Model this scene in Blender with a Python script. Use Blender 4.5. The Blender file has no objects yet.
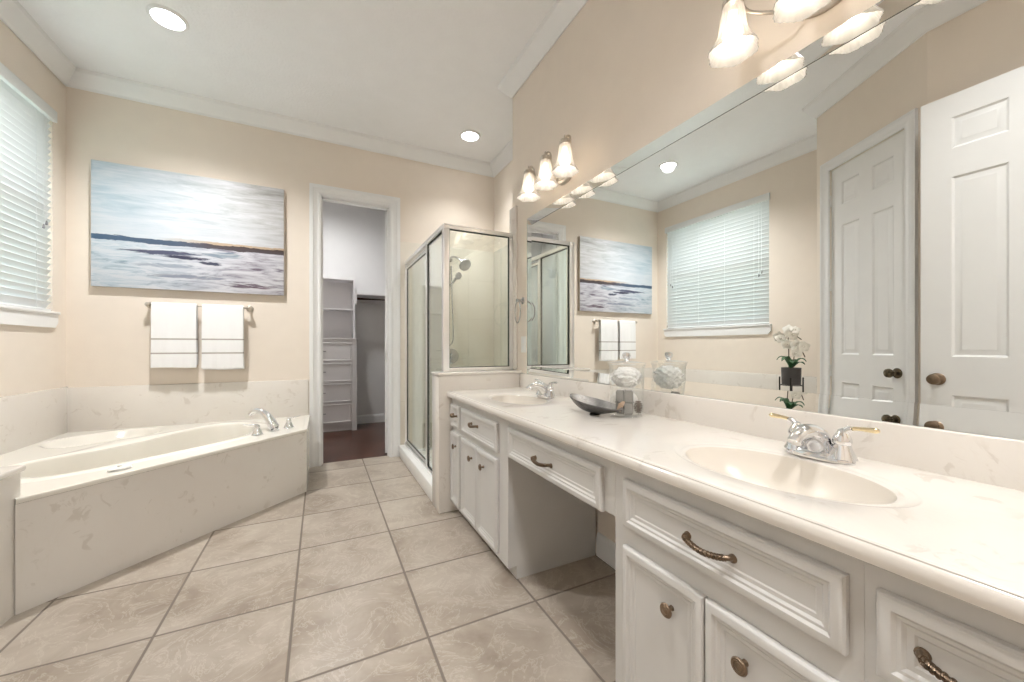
import bpy, bmesh, math, random
from mathutils import Vector, Matrix, Euler
random.seed(7)
PI = math.pi
C = bpy.context.scene.collection
S = bpy.context.scene

# ------------------------------------------------------------------ camera
cam_d = bpy.data.cameras.new('camera'); cam = bpy.data.objects.new('camera', cam_d); C.objects.link(cam)
cam.location = (0, 0, 1.09); cam.rotation_euler = (PI/2, 0, -0.46203)
cam_d.sensor_width = 36; cam_d.lens = 384.7/1024*36; cam_d.shift_y = 5.2/1024; cam_d.clip_start = 0.02
S.camera = cam

# ------------------------------------------------------------------ world, exposure
S.view_settings.view_transform = 'Standard'; S.view_settings.look = 'None'
S.view_settings.exposure = 1.84; S.view_settings.gamma = 1.0; S.view_settings.use_curve_mapping = False
W = bpy.data.worlds.new('sky'); S.world = W; W.use_nodes = True
wn = W.node_tree; wn.nodes.clear()
_o = wn.nodes.new('ShaderNodeOutputWorld'); _b = wn.nodes.new('ShaderNodeBackground')
_tc = wn.nodes.new('ShaderNodeTexCoord'); _sp = wn.nodes.new('ShaderNodeSeparateXYZ'); _rp = wn.nodes.new('ShaderNodeValToRGB')
wn.links.new(_tc.outputs['Generated'], _sp.inputs[0]); wn.links.new(_sp.outputs[2], _rp.inputs[0])
_e = _rp.color_ramp.elements
_e[0].position = 0.0; _e[0].color = (.30, .40, .33, 1)
_e[1].position = 0.10; _e[1].color = (.84, .92, 1.0, 1)
wn.links.new(_rp.outputs[0], _b.inputs[0]); _b.inputs[1].default_value = 2.4
wn.links.new(_b.outputs[0], _o.inputs[0])

CAN_STRENGTH = 6.0        # lens of the recessed ceiling lamps
CAN_WATTS = 62.0          # light each of them throws down
BULB_STRENGTH = 15.0      # vanity bulbs
SHADE_STRENGTH = 0.10     # lit glass shades
CAN_COL = (.985, .985, .985, 1)
BULB_COL = (1.0, .92, .82, 1)

# ------------------------------------------------------------------ materials
def new_mat(name):
    m = bpy.data.materials.new(name); m.use_nodes = True
    return m, m.node_tree, m.node_tree.nodes['Principled BSDF']
def N(t, typ, **kw):
    n = t.nodes.new(typ)
    for k, v in kw.items():
        if k in n.inputs: n.inputs[k].default_value = v
        else: setattr(n, k, v)
    return n
def L(t, a, b): t.links.new(a, b)
def ramp(t, fac, stops):
    r = t.nodes.new('ShaderNodeValToRGB'); L(t, fac, r.inputs[0]); e = r.color_ramp.elements
    while len(e) < len(stops): e.new(.5)
    for x, (p, c) in zip(e, stops):
        x.position = p; x.color = (c, c, c, 1) if isinstance(c, (int, float)) else (*c[:3], 1)
    return r.outputs[0]
def mix(t, f, a, b, mode='MIX'):
    m = t.nodes.new('ShaderNodeMix'); m.data_type = 'RGBA'; m.blend_type = mode
    if hasattr(f, 'links'): L(t, f, m.inputs[0])
    else: m.inputs[0].default_value = f
    for v, i in ((a, 6), (b, 7)):
        if hasattr(v, 'links'): L(t, v, m.inputs[i])
        else: m.inputs[i].default_value = (*v[:3], 1)
    return m.outputs[2]
def mth(t, op, a, b=None, c=None):
    m = t.nodes.new('ShaderNodeMath'); m.operation = op
    for i, v in enumerate((a, b, c)):
        if v is None: continue
        if hasattr(v, 'links'): L(t, v, m.inputs[i])
        else: m.inputs[i].default_value = v
    return m.outputs[0]
def objco(t, scale=(1, 1, 1), geo=False):
    if geo:
        g = t.nodes.new('ShaderNodeNewGeometry'); s = g.outputs['Position']
    else:
        g = t.nodes.new('ShaderNodeTexCoord'); s = g.outputs['Object']
    m = t.nodes.new('ShaderNodeMapping'); m.inputs['Scale'].default_value = scale
    L(t, s, m.inputs[0]); return m.outputs[0]
def noise(t, co, scale, detail=3, rough=.5, dist=0):
    n = N(t, 'ShaderNodeTexNoise', Scale=scale, Detail=detail, Roughness=rough, Distortion=dist)
    L(t, co, n.inputs['Vector']); return n.outputs['Fac']
def bump(t, p, h, strength=.2, dist=.01):
    b = N(t, 'ShaderNodeBump', Strength=strength, Distance=dist); L(t, h, b.inputs['Height']); L(t, b.outputs[0], p.inputs['Normal'])
def plain(name, col, rough=.5, metal=0, bumpy=None, spec=None, coat=0, var=0.03):
    m, t, p = new_mat(name)
    co = objco(t); n = noise(t, co, 9, 4)
    c = ramp(t, n, [(.3, [max(0, x*(1-var)) for x in col]), (.7, [min(1, x*(1+var)) for x in col])])
    L(t, c, p.inputs['Base Color']); p.inputs['Roughness'].default_value = rough; p.inputs['Metallic'].default_value = metal
    if spec is not None: p.inputs['Specular IOR Level'].default_value = spec
    if coat: p.inputs['Coat Weight'].default_value = coat; p.inputs['Coat Roughness'].default_value = .08
    if bumpy: bump(t, p, noise(t, co, bumpy[0], 5), bumpy[1], bumpy[2])
    return m
M = {}
M['wall'] = plain('beige_wall_paint', (.825, .74, .645), .75, bumpy=(120, .12, .004), var=.012)
M['ceiling'] = plain('textured_ceiling_paint', (.90, .905, .915), .85, bumpy=(55, .35, .01), var=.01)
M['closet_wall'] = plain('pale_closet_paint', (.74, .735, .73), .8, bumpy=(120, .1, .004), var=.01)
M['trim'] = plain('white_trim_paint', (.84, .84, .835), .35, var=.01)
M['door'] = plain('white_door_paint', (.83, .83, .82), .38, var=.01)
M['cabinet'] = plain('warm_white_cabinet_paint', (.62, .605, .58), .36, var=.015)
M['closet_cab'] = plain('white_closet_laminate', (.74, .72, .725), .5, var=.01)
M['chrome'] = plain('chrome', (.80, .81, .83), .07, 1, var=.01)
M['nickel'] = plain('brushed_nickel', (.55, .50, .44), .28, 1)
M['alu'] = plain('polished_aluminium', (.93, .93, .93), .34, 1, var=.01)
M['satin'] = plain('satin_chrome', (.52, .52, .53), .22, 1, var=.01)
M['gasket'] = plain('dark_gasket', (.03, .035, .03), .5)
M['brass'] = plain('polished_brass', (.90, .76, .50), .14, 1)
M['bronze'] = plain('antique_bronze', (.23, .17, .12), .33, 1, bumpy=(220, .3, .002), var=.3)
M['dark_bronze'] = plain('dark_bronze_knob', (.16, .13, .09), .22, 1, var=.2)
M['blind'] = plain('white_blind_slat', (.80, .82, .82), .45, var=.01)
M['acrylic'] = plain('cream_tub_acrylic', (.80, .765, .69), .16, coat=.3, var=.008)
M['basin'] = plain('cream_basin_glaze', (.74, .685, .61), .25, var=.008)
M['white_pl'] = plain('white_plastic', (.85, .84, .80), .3)
M['grey_spray'] = plain('grey_spray_face', (.25, .25, .26), .4)
M['dishm'] = plain('black_silver_dish_metal', (.10, .095, .09), .3, .85, bumpy=(60, .5, .004), var=.5)
M['dish_in'] = plain('hammered_silver_inside', (.26, .25, .24), .42, .9, bumpy=(70, .8, .006), var=.6)
M['soap'] = plain('grey_soap', (.24, .23, .215), .7, bumpy=(90, .2, .003), var=.12)
M['twine'] = plain('black_twine', (.03, .03, .03), .8)
M['tag'] = plain('kraft_paper_tag', (.62, .42, .28), .8, var=.12)
M['cone'] = plain('brown_pine_cone', (.13, .085, .06), .8, var=.4)
M['pouf'] = plain('white_pouf_mesh', (.90, .89, .87), .8, bumpy=(90, .8, .01), var=.02)
M['pot'] = plain('dark_ribbed_pot', (.06, .055, .055), .5, var=.2)
M['blackm'] = plain('black_metal', (.025, .022, .02), .4, .5)
M['leafm'] = plain('orchid_leaf', (.04, .13, .05), .4, var=.3)
M['petal'] = plain('white_orchid_petal', (.88, .85, .78), .55, var=.03)
M['stemm'] = plain('orchid_stem', (.09, .07, .04), .6, var=.2)
M['grass'] = plain('grass', (.20, .23, .16), .9, var=.3)
M['pan'] = plain('white_shower_pan', (.80, .79, .76), .3)

def marble():
    m, t, p = new_mat('cultured_marble'); co = objco(t, geo=True)
    big = noise(t, co, 1.6, 3, .5, .4)
    base = ramp(t, big, [(.35, (.745, .70, .645)), (.65, (.785, .745, .69))])
    # sparse feather-like grey-brown flecks
    warp = N(t, 'ShaderNodeTexNoise', Scale=4.0, Detail=2); L(t, co, warp.inputs['Vector'])
    add = N(t, 'ShaderNodeVectorMath', operation='MULTIPLY_ADD'); L(t, warp.outputs['Color'], add.inputs[0]); add.inputs[1].default_value = (.30, .30, .30); L(t, co, add.inputs[2])
    f1 = noise(t, add.outputs[0], 15, 4, .6, .8)
    mask = noise(t, co, 7.5, 1, .4)
    f = mth(t, 'MULTIPLY', ramp(t, f1, [(.565, 0), (.62, 1)]), ramp(t, mask, [(.525, 0), (.61, 1)]))
    v = noise(t, add.outputs[0], 2.2, 5, .6, 1.5)
    vein = ramp(t, v, [(.485, 0), (.50, .22), (.515, 0)])
    c = mix(t, mth(t, 'MULTIPLY', f, .42), base, (.56, .50, .43))
    c = mix(t, mth(t, 'MULTIPLY', vein, .5), c, (.70, .62, .53))
    L(t, c, p.inputs['Base Color']); p.inputs['Roughness'].default_value = .17
    p.inputs['Coat Weight'].default_value = .25; p.inputs['Coat Roughness'].default_value = .06
    return m
M['marble'] = marble()

def marble_tiles():
    m, t, p = new_mat('shower_marble_panels'); co = objco(t, geo=True)
    big = noise(t, co, 2, 3)
    base = ramp(t, big, [(.35, (.76, .70, .60)), (.65, (.82, .77, .68))])
    sp = t.nodes.new('ShaderNodeSeparateXYZ'); L(t, co, sp.inputs[0])
    def line(o, pitch, off):
        q = mth(t, 'FRACT', mth(t, 'DIVIDE', mth(t, 'ADD', o, off), pitch))
        return mth(t, 'LESS_THAN', mth(t, 'ABSOLUTE', mth(t, 'SUBTRACT', q, .5)), .006)
    ln = mth(t, 'MAXIMUM', line(sp.outputs[2], .42, 10.17), line(mth(t, 'ADD', sp.outputs[0], sp.outputs[1]), .42, 10.0))
    L(t, mix(t, mth(t, 'MULTIPLY', ln, .35), base, (.55, .50, .42)), p.inputs['Base Color'])
    p.inputs['Roughness'].default_value = .2
    return m
M['shower_tile'] = marble_tiles()

def floor_tile():
    m, t, p = new_mat('beige_stone_floor_tile'); co = objco(t, geo=True)
    sp = t.nodes.new('ShaderNodeSeparateXYZ'); L(t, co, sp.inputs[0])
    P = .46176
    u = mth(t, 'DIVIDE', mth(t, 'SUBTRACT', sp.outputs[0], -1.0229-10*P), P)
    v = mth(t, 'DIVIDE', mth(t, 'SUBTRACT', sp.outputs[1], 2.3526-10*P), P)
    def edge(q):
        f = mth(t, 'FRACT', q); return mth(t, 'MINIMUM', f, mth(t, 'SUBTRACT', 1.0, f))
    d = mth(t, 'MINIMUM', edge(u), edge(v))
    grout = ramp(t, d, [(.0095, 1), (.0125, 0)])
    cid = t.nodes.new('ShaderNodeCombineXYZ'); L(t, mth(t, 'FLOOR', u), cid.inputs[0]); L(t, mth(t, 'FLOOR', v), cid.inputs[1])
    wn_ = t.nodes.new('ShaderNodeTexWhiteNoise'); wn_.noise_dimensions = '2D'; L(t, cid.outputs[0], wn_.inputs['Vector'])
    offs = N(t, 'ShaderNodeVectorMath', operation='MULTIPLY_ADD'); L(t, wn_.outputs['Color'], offs.inputs[0]); offs.inputs[1].default_value = (9, 9, 9); L(t, co, offs.inputs[2])
    n1 = noise(t, offs.outputs[0], 3.2, 6, .62, .6)
    base = ramp(t, n1, [(.30, (.28, .225, .175)), (.45, (.375, .315, .255)), (.58, (.44, .38, .315)), (.72, (.51, .45, .38))])
    n2 = noise(t, offs.outputs[0], 5.0, 6, .65, 2.2)
    vein = ramp(t, n2, [(.475, 0), (.50, 1), (.525, 0)])
    c = mix(t, mth(t, 'MULTIPLY', vein, .45), base, (.60, .545, .47))
    n3 = noise(t, offs.outputs[0], 28, 4, .7)
    c = mix(t, mth(t, 'MULTIPLY', ramp(t, n3, [(.55, 0), (.75, 1)]), .22), c, (.36, .30, .24))
    L(t, mix(t, grout, c, (.21, .175, .145)), p.inputs['Base Color'])
    L(t, ramp(t, grout, [(0, .30), (1, .8)]), p.inputs['Roughness'])
    hgt = mth(t, 'SUBTRACT', mth(t, 'MULTIPLY', n1, .15), grout)
    bump(t, p, hgt, .35, .004)
    return m
M['tile'] = floor_tile()

def wood():
    m, t, p = new_mat('dark_red_plank_floor'); co = objco(t, geo=True)
    sp = t.nodes.new('ShaderNodeSeparateXYZ'); L(t, co, sp.inputs[0])
    k = mth(t, 'FLOOR', mth(t, 'DIVIDE', sp.outputs[1], .09)); wn_ = t.nodes.new('ShaderNodeTexWhiteNoise'); wn_.noise_dimensions = '1D'; L(t, k, wn_.inputs['W'])
    n = noise(t, objco(t, (2.5, 22, 1), True), 3, 5, .6, .6)
    f = mth(t, 'ADD', mth(t, 'MULTIPLY', n, .7), mth(t, 'MULTIPLY', wn_.outputs['Value'], .3))
    L(t, ramp(t, f, [(.3, (.035, .013, .008)), (.5, (.085, .032, .020)), (.7, (.16, .07, .043))]), p.inputs['Base Color'])
    p.inputs['Roughness'].default_value = .25
    return m
M['wood'] = wood()

def painting_mat():
    m, t, p = new_mat('abstract_seascape_paint'); co = objco(t)
    sp = t.nodes.new('ShaderNodeSeparateXYZ'); L(t, co, sp.inputs[0])
    u = mth(t, 'DIVIDE', sp.outputs[0], 1.216); v = mth(t, 'DIVIDE', sp.outputs[2], .925)
    s1 = noise(t, objco(t, (1.3, 1, 10)), 2.4, 8, .66, .5)
    s2 = noise(t, objco(t, (2.0, 1, 15)), 2.2, 8, .68, .9)
    sky_l = ramp(t, s1, [(.3, (.48, .62, .70)), (.48, (.63, .73, .79)), (.66, (.78, .82, .86))])
    sky_r = ramp(t, s1, [(.3, (.36, .35, .32)), (.47, (.58, .58, .56)), (.66, (.78, .78, .79))])
    # right and top are the greyer side, bottom of the sky is whitest
    fr = ramp(t, mth(t, 'ADD', mth(t, 'MULTIPLY', u, .75), mth(t, 'MULTIPLY', v, .25)), [(.25, 0), (.85, 1)])
    sky = mix(t, fr, sky_l, sky_r)
    wh = ramp(t, mth(t, 'ADD', v, mth(t, 'MULTIPLY', s2, .3)), [(.50, .75), (.85, 0)])
    sky = mix(t, wh, sky, (.83, .85, .88))
    # water
    w_l = ramp(t, s2, [(.33, (.38, .50, .58)), (.45, (.62, .72, .79)), (.56, (.80, .84, .88))])
    w_r = ramp(t, s2, [(.33, (.20, .16, .21)), (.41, (.44, .42, .48)), (.49, (.66, .66, .71)), (.60, (.82, .82, .85))])
    wat = mix(t, ramp(t, u, [(.15, 0), (.75, 1)]), w_l, w_r)
    def blob(cu, cv, ru, rv, col, base, k=1.0, th=.9):
        a = mth(t, 'DIVIDE', mth(t, 'SUBTRACT', u, cu), ru); b = mth(t, 'DIVIDE', mth(t, 'SUBTRACT', v, cv), rv)
        r = mth(t, 'ADD', mth(t, 'MULTIPLY', a, a), mth(t, 'MULTIPLY', b, b))
        r = mth(t, 'ADD', r, mth(t, 'MULTIPLY', mth(t, 'SUBTRACT', s2, .5), 5.0))
        return mix(t, mth(t, 'MULTIPLY', ramp(t, r, [(.3, 1), (th, 0)]), k), base, col)
    wat = blob(.33, .31, .20, .022, (.10, .11, .18), wat)
    wat = blob(.46, .285, .14, .02, (.05, .05, .10), wat)
    wat = blob(.58, .245, .07, .02, (.07, .08, .13), wat)
    wat = blob(.66, .33, .12, .03, (.16, .28, .36), wat, .5)
    wat = blob(.80, .07, .15, .035, (.14, .09, .13), wat, .9)
    wat = blob(.88, .055, .08, .02, (.12, .03, .09), wat, .9)
    wat = blob(.50, .12, .25, .018, (.22, .24, .33), wat, .7)
    wat = blob(.35, .20, .2, .02, (.30, .36, .46), wat, .6)
    edge = mth(t, 'ADD', v, mth(t, 'MULTIPLY', mth(t, 'SUBTRACT', s2, .5), .055))
    col = mix(t, mth(t, 'GREATER_THAN', edge, .405), wat, sky)
    tan = mth(t, 'MULTIPLY', mth(t, 'MULTIPLY', mth(t, 'GREATER_THAN', edge, .405), mth(t, 'LESS_THAN', edge, .437)), ramp(t, u, [(.3, 0), (.6, .8)]))
    col = mix(t, tan, col, (.60, .40, .22))
    band = mth(t, 'MULTIPLY', mth(t, 'GREATER_THAN', edge, .376), mth(t, 'LESS_THAN', edge, .42))
    bc = ramp(t, u, [(0, (.05, .12, .22)), (.4, (.06, .10, .17)), (.6, (.06, .04, .05)), (1, (.05, .03, .03))])
    col = mix(t, mth(t, 'MULTIPLY', band, .95), col, bc)
    col = mix(t, 1.0, col, (.80, .80, .82), 'MULTIPLY')     # the pigments are greyer than pure white
    L(t, col, p.inputs['Base Color']); p.inputs['Roughness'].default_value = .5
    bump(t, p, s2, .3, .004)
    return m
M['painting'] = painting_mat()
M['canvas'] = plain('raw_canvas_edge', (.45, .38, .30), .8)

def towel_mat():
    m, t, p = new_mat('white_striped_towel'); co = objco(t, geo=True)
    sp = t.nodes.new('ShaderNodeSeparateXYZ'); L(t, co, sp.inputs[0])
    def band(z0, hw): return mth(t, 'LESS_THAN', mth(t, 'ABSOLUTE', mth(t, 'SUBTRACT', sp.outputs[2], z0)), hw)
    b = mth(t, 'MAXIMUM', band(1.145, .0055), band(1.035, .0055))
    n = noise(t, co, 300, 2)
    L(t, mix(t, b, (.90, .90, .90), (.46, .42, .39)), p.inputs['Base Color'])
    p.inputs['Roughness'].default_value = .95; p.inputs['Sheen Weight'].default_value = .3
    bump(t, p, n, .5, .002)
    return m
M['towel'] = towel_mat()

def thin_glass(name, tint, f0=.05, rough=0.0):
    m, t, p = new_mat(name); t.nodes.remove(p); out = t.nodes['Material Output']
    tr = N(t, 'ShaderNodeBsdfTransparent'); tr.inputs[0].default_value = (*tint, 1)
    gl = N(t, 'ShaderNodeBsdfGlossy'); gl.inputs['Roughness'].default_value = rough; gl.inputs[0].default_value = (1, 1, 1, 1)
    fr = N(t, 'ShaderNodeLayerWeight', Blend=.5)
    f = mth(t, 'ADD', mth(t, 'MULTIPLY', mth(t, 'POWER', fr.outputs['Facing'], 4.0), .6), f0)
    mx = N(t, 'ShaderNodeMixShader'); L(t, f, mx.inputs[0]); L(t, tr.outputs[0], mx.inputs[1]); L(t, gl.outputs[0], mx.inputs[2])
    L(t, mx.outputs[0], out.inputs[0]); return m
M['shower_glass'] = thin_glass('shower_glass', (.945, .978, .96), .075)
M['clear_glass'] = thin_glass('clear_glass', (.99, .995, .993), .08)
M['pane'] = thin_glass('window_pane', (.95, .98, .98), .03)
def mirror_mat(name, c):
    m, t, p = new_mat(name); p.inputs['Base Color'].default_value = (*c, 1); p.inputs['Metallic'].default_value = 1; p.inputs['Roughness'].default_value = 0.0
    n = noise(t, objco(t), .5, 1); L(t, ramp(t, n, [(0, c), (1, c)]), p.inputs['Base Color']); return m
M['mirror'] = mirror_mat('mirror_silver', (.90, .915, .905))
M['mirror_edge'] = mirror_mat('mirror_edge_green', (.45, .62, .55))
def emit(name, col, strength, tex=True):
    m, t, p = new_mat(name); t.nodes.remove(p); out = t.nodes['Material Output']
    e = N(t, 'ShaderNodeEmission'); e.inputs[0].default_value = col; e.inputs[1].default_value = strength
    L(t, e.outputs[0], out.inputs[0]); return m
M['can_lens'] = emit('lit_downlight_lens', CAN_COL, CAN_STRENGTH)
M['bulb'] = emit('lit_bulb', BULB_COL, BULB_STRENGTH)
def shade_mat():
    m, t, p = new_mat('frosted_ribbed_shade_glass')
    p.inputs['Base Color'].default_value = (.30, .285, .26, 1); p.inputs['Roughness'].default_value = .3
    p.inputs['Emission Color'].default_value = (1.0, .90, .78, 1); p.inputs['Emission Strength'].default_value = SHADE_STRENGTH
    out = t.nodes['Material Output']
    tl = N(t, 'ShaderNodeBsdfTranslucent'); tl.inputs[0].default_value = (.22, .20, .18, 1)
    tr = N(t, 'ShaderNodeBsdfTransparent'); tr.inputs[0].default_value = (1, .96, .90, 1)
    mx = N(t, 'ShaderNodeMixShader'); mx.inputs[0].default_value = .25
    L(t, p.outputs[0], mx.inputs[1]); L(t, tl.outputs[0], mx.inputs[2])
    m2 = N(t, 'ShaderNodeMixShader'); m2.inputs[0].default_value = .26
    L(t, mx.outputs[0], m2.inputs[1]); L(t, tr.outputs[0], m2.inputs[2]); L(t, m2.outputs[0], out.inputs[0])
    return m
M['shade'] = shade_mat()

# ------------------------------------------------------------------ helpers
def finish(bm, name, mat, ang=32):
    bmesh.ops.recalc_face_normals(bm, faces=bm.faces[:])
    me = bpy.data.meshes.new(name)
    for e in bm.edges:
        if len(e.link_faces) != 2 or e.calc_face_angle(0) > math.radians(ang): e.smooth = False
    for f in bm.faces: f.smooth = True
    bm.to_mesh(me); bm.free()
    for mm in (mat if isinstance(mat, (list, tuple)) else [mat]): me.materials.append(M[mm])
    return me
def obj(name, bm, mat, parent=None, ang=32, origin=None):
    """vertices are given in world coordinates; they are re-based to the parent's (or the given) origin"""
    off = Vector((0, 0, 0))
    if parent is not None:
        q = parent
        while q is not None: off += q.location; q = q.parent
    o_loc = Vector(origin) - off if origin is not None else Vector((0, 0, 0))
    bmesh.ops.translate(bm, verts=bm.verts[:], vec=-(off + o_loc))
    o = bpy.data.objects.new(name, finish(bm, name, mat, ang)); C.objects.link(o)
    o.location = o_loc
    if parent is not None: o.parent = parent
    return o
def thing(name, label, cat, loc=(0, 0, 0), group=None):
    o = bpy.data.objects.new(name, None); C.objects.link(o); o.location = loc; o.empty_display_size = .05
    o['label'] = label; o['category'] = cat
    if group: o['group'] = group
    return o
def tag(o, label, cat, group=None):
    o['label'] = label; o['category'] = cat
    if group: o['group'] = group
    return o
def struct(o, label=None, cat=None):
    o['kind'] = 'structure'
    if label: o['label'] = label
    if cat: o['category'] = cat
    return o
def dup(root, off, label=None, names=None):
    r = root.copy(); C.objects.link(r); r.location = Vector(root.location) + Vector(off)
    if label: r['label'] = label
    for ch in list(root.children):
        c = ch.copy(); C.objects.link(c); c.parent = r
        for g in list(ch.children):
            d = g.copy(); C.objects.link(d); d.parent = c
    return r
def BM(): return bmesh.new()
def box(bm, x0, x1, y0, y1, z0, z1, bev=0, seg=2, mat=0):
    r = bmesh.ops.create_cube(bm, size=1)
    vs = r['verts']
    for v in vs:
        v.co = Vector(((x0+x1)/2 + v.co.x*(x1-x0), (y0+y1)/2 + v.co.y*(y1-y0), (z0+z1)/2 + v.co.z*(z1-z0)))
    fs = set(f for v in vs for f in v.link_faces)
    for f in fs: f.material_index = mat
    if bev > 0:
        es = list(set(e for v in vs for e in v.link_edges))
        bmesh.ops.bevel(bm, geom=es, offset=bev, segments=seg, affect='EDGES', profile=.5)
    return bm
def obox(bm, c, ux, uy, hx, hy, z0, z1, bev=0):
    """box oriented in plan: centre c (x,y), axes ux,uy unit 2D, half sizes"""
    vs = []
    for z in (z0, z1):
        for sx, sy in ((-1, -1), (1, -1), (1, 1), (-1, 1)):
            vs.append(bm.verts.new((c[0]+ux[0]*hx*sx+uy[0]*hy*sy, c[1]+ux[1]*hx*sx+uy[1]*hy*sy, z)))
    fs = [(0, 3, 2, 1), (4, 5, 6, 7), (0, 1, 5, 4), (1, 2, 6, 5), (2, 3, 7, 6), (3, 0, 4, 7)]
    for f in fs: bm.faces.new([vs[i] for i in f])
    if bev: bmesh.ops.bevel(bm, geom=list(set(e for v in vs for e in v.link_edges)), offset=bev, segments=2, affect='EDGES')
def prism(bm, pts, z0, z1):
    a = [bm.verts.new((x, y, z0)) for x, y in pts]; b = [bm.verts.new((x, y, z1)) for x, y in pts]; n = len(pts)
    bm.faces.new(a[::-1]); bm.faces.new(b)
    for i in range(n): bm.faces.new((a[i], a[(i+1) % n], b[(i+1) % n], b[i]))
def frame_from(dirv):
    d = Vector(dirv).normalized(); up = Vector((0, 0, 1)) if abs(d.z) < .95 else Vector((1, 0, 0))
    u = d.cross(up).normalized(); w = u.cross(d).normalized(); return d, u, w
def lathe(bm, prof, base=(0, 0, 0), axis=(0, 0, 1), seg=32, rmod=None, close=False):
    """prof = [(r, h)] along axis"""
    d, u, w = frame_from(axis); base = Vector(base); rings = []
    for r, h in prof:
        ring = []
        for i in range(seg):
            a = 2*PI*i/seg; rr = r*(rmod(a, h) if rmod else 1)
            ring.append(bm.verts.new(base + d*h + (u*math.cos(a)+w*math.sin(a))*max(rr, 1e-5)))
        rings.append(ring)
    for k in range(len(rings)-1):
        for i in range(seg):
            j = (i+1) % seg; bm.faces.new((rings[k][i], rings[k][j], rings[k+1][j], rings[k+1][i]))
    if close:
        bm.faces.new(rings[0][::-1]); bm.faces.new(rings[-1])
    return rings
def catmull(pts, n=8):
    P = [Vector(p) for p in pts]; P = [P[0]*2-P[1]] + P + [P[-1]*2-P[-2]]; out = []
    for i in range(1, len(P)-2):
        for k in range(n):
            t = k/n; a, b, c, d = P[i-1], P[i], P[i+1], P[i+2]
            out.append(.5*((2*b)+(c-a)*t+(2*a-5*b+4*c-d)*t*t+(3*b-a-3*c+d)*t**3))
    out.append(P[-2]); return out
def tube(bm, pts, rad, seg=12, smooth=6, closed=False, squash=None, cap=True):
    """rad number or list matching pts; squash=(su,sw) multiplies the section axes"""
    R = rad if isinstance(rad, (list, tuple)) else [rad]*len(pts)
    if smooth and len(pts) > 2:
        q = catmull(pts, smooth); rr = []
        for i in range(len(pts)-1):
            for k in range(smooth): rr.append(R[i]+(R[i+1]-R[i])*k/smooth)
        rr.append(R[-1])
    else: q = [Vector(p) for p in pts]; rr = list(R)
    n = len(q); rings = []; prev = None
    for i in range(n):
        if closed: tg = (q[(i+1) % n]-q[i-1])
        else: tg = q[min(i+1, n-1)]-q[max(i-1, 0)]
        tg.normalize()
        if prev is None: d, u, w = frame_from(tg)
        else:
            u = (prev - tg*prev.dot(tg)); u.normalize(); w = tg.cross(u)
        prev = u.copy(); su, sw = squash or (1, 1)
        rings.append([bm.verts.new(q[i]+(u*math.cos(2*PI*k/seg)*su+w*math.sin(2*PI*k/seg)*sw)*rr[i]) for k in range(seg)])
    m = n if closed else n-1
    for i in range(m):
        A, B = rings[i], rings[(i+1) % n]
        for k in range(seg): bm.faces.new((A[k], A[(k+1) % seg], B[(k+1) % seg], B[k]))
    if cap and not closed: bm.faces.new(rings[0][::-1]); bm.faces.new(rings[-1])
def circle_pts(c, r, axis, n=40):
    d, u, w = frame_from(axis); return [Vector(c)+(u*math.cos(2*PI*i/n)+w*math.sin(2*PI*i/n))*r for i in range(n)]
def ring_panel(bm, O, U, V, Nn, w, h, rings, back=True):
    """moulded rectangular panel: O lower-left corner, U,V,N unit vectors; rings [(inset, height)]"""
    O, U, V, Nn = Vector(O), Vector(U), Vector(V), Vector(Nn); R = []
    for ins, z in rings:
        R.append([bm.verts.new(O+U*x+V*y+Nn*z) for x, y in ((ins, ins), (w-ins, ins), (w-ins, h-ins), (ins, h-ins))])
    for a, b in zip(R, R[1:]):
        for i in range(4): bm.faces.new((a[i], a[(i+1) % 4], b[(i+1) % 4], b[i]))
    bm.faces.new(R[-1])
    if back: bm.faces.new(R[0][::-1])
CAB_RINGS = [(0, 0), (0, .011), (.003, .016), (.008, .018), (.019, .018), (.024, .0135), (.029, .0135), (.034, .0095), (.042, .0095), (.045, .0075)]
DOOR_P = [(0, 0), (.005, -.004), (.010, -.0075), (.024, -.0075), (.038, -.0015), (.040, -.0015)]
def six_panel(bm, O, U, V, Nn, w, h, thick, sides=(1, -1)):
    """6-panel door leaf; O = lower corner on centre plane"""
    O, U, V, Nn = Vector(O), Vector(U), Vector(V), Vector(Nn)
    st = .122*w/.775; mid = .135*w/.775; pw = (w-2*st-mid)/2
    xs = [0, st, st+pw, st+pw+mid, w-st, w]
    s = h/2.44
    zs = [0, .22*s, .80*s, 1.01*s, 1.99*s, 2.145*s, 2.315*s, h]
    for sd in sides:
        n = Nn*sd; o = O+n*thick/2
        for i in range(5):
            for j in range(7):
                x0, x1, z0, z1 = xs[i], xs[i+1], zs[j], zs[j+1]
                if i in (1, 3) and j in (1, 3, 5):
                    ring_panel(bm, o+U*x0+V*z0, U, V, n, x1-x0, z1-z0, DOOR_P, back=False)
                else:
                    bm.faces.new([bm.verts.new(o+U*a+V*b) for a, b in ((x0, z0), (x1, z0), (x1, z1), (x0, z1))])
    bmesh.ops.remove_doubles(bm, verts=bm.verts[:], dist=1e-5)
    for (a, b) in (((0, 0), (w, 0)), ((w, 0), (w, h)), ((w, h), (0, h)), ((0, h), (0, 0))):
        q = [O+U*a[0]+V*a[1]+Nn*thick/2, O+U*b[0]+V*b[1]+Nn*thick/2, O+U*b[0]+V*b[1]-Nn*thick/2, O+U*a[0]+V*a[1]-Nn*thick/2]
        bm.faces.new([bm.verts.new(p) for p in q])
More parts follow.
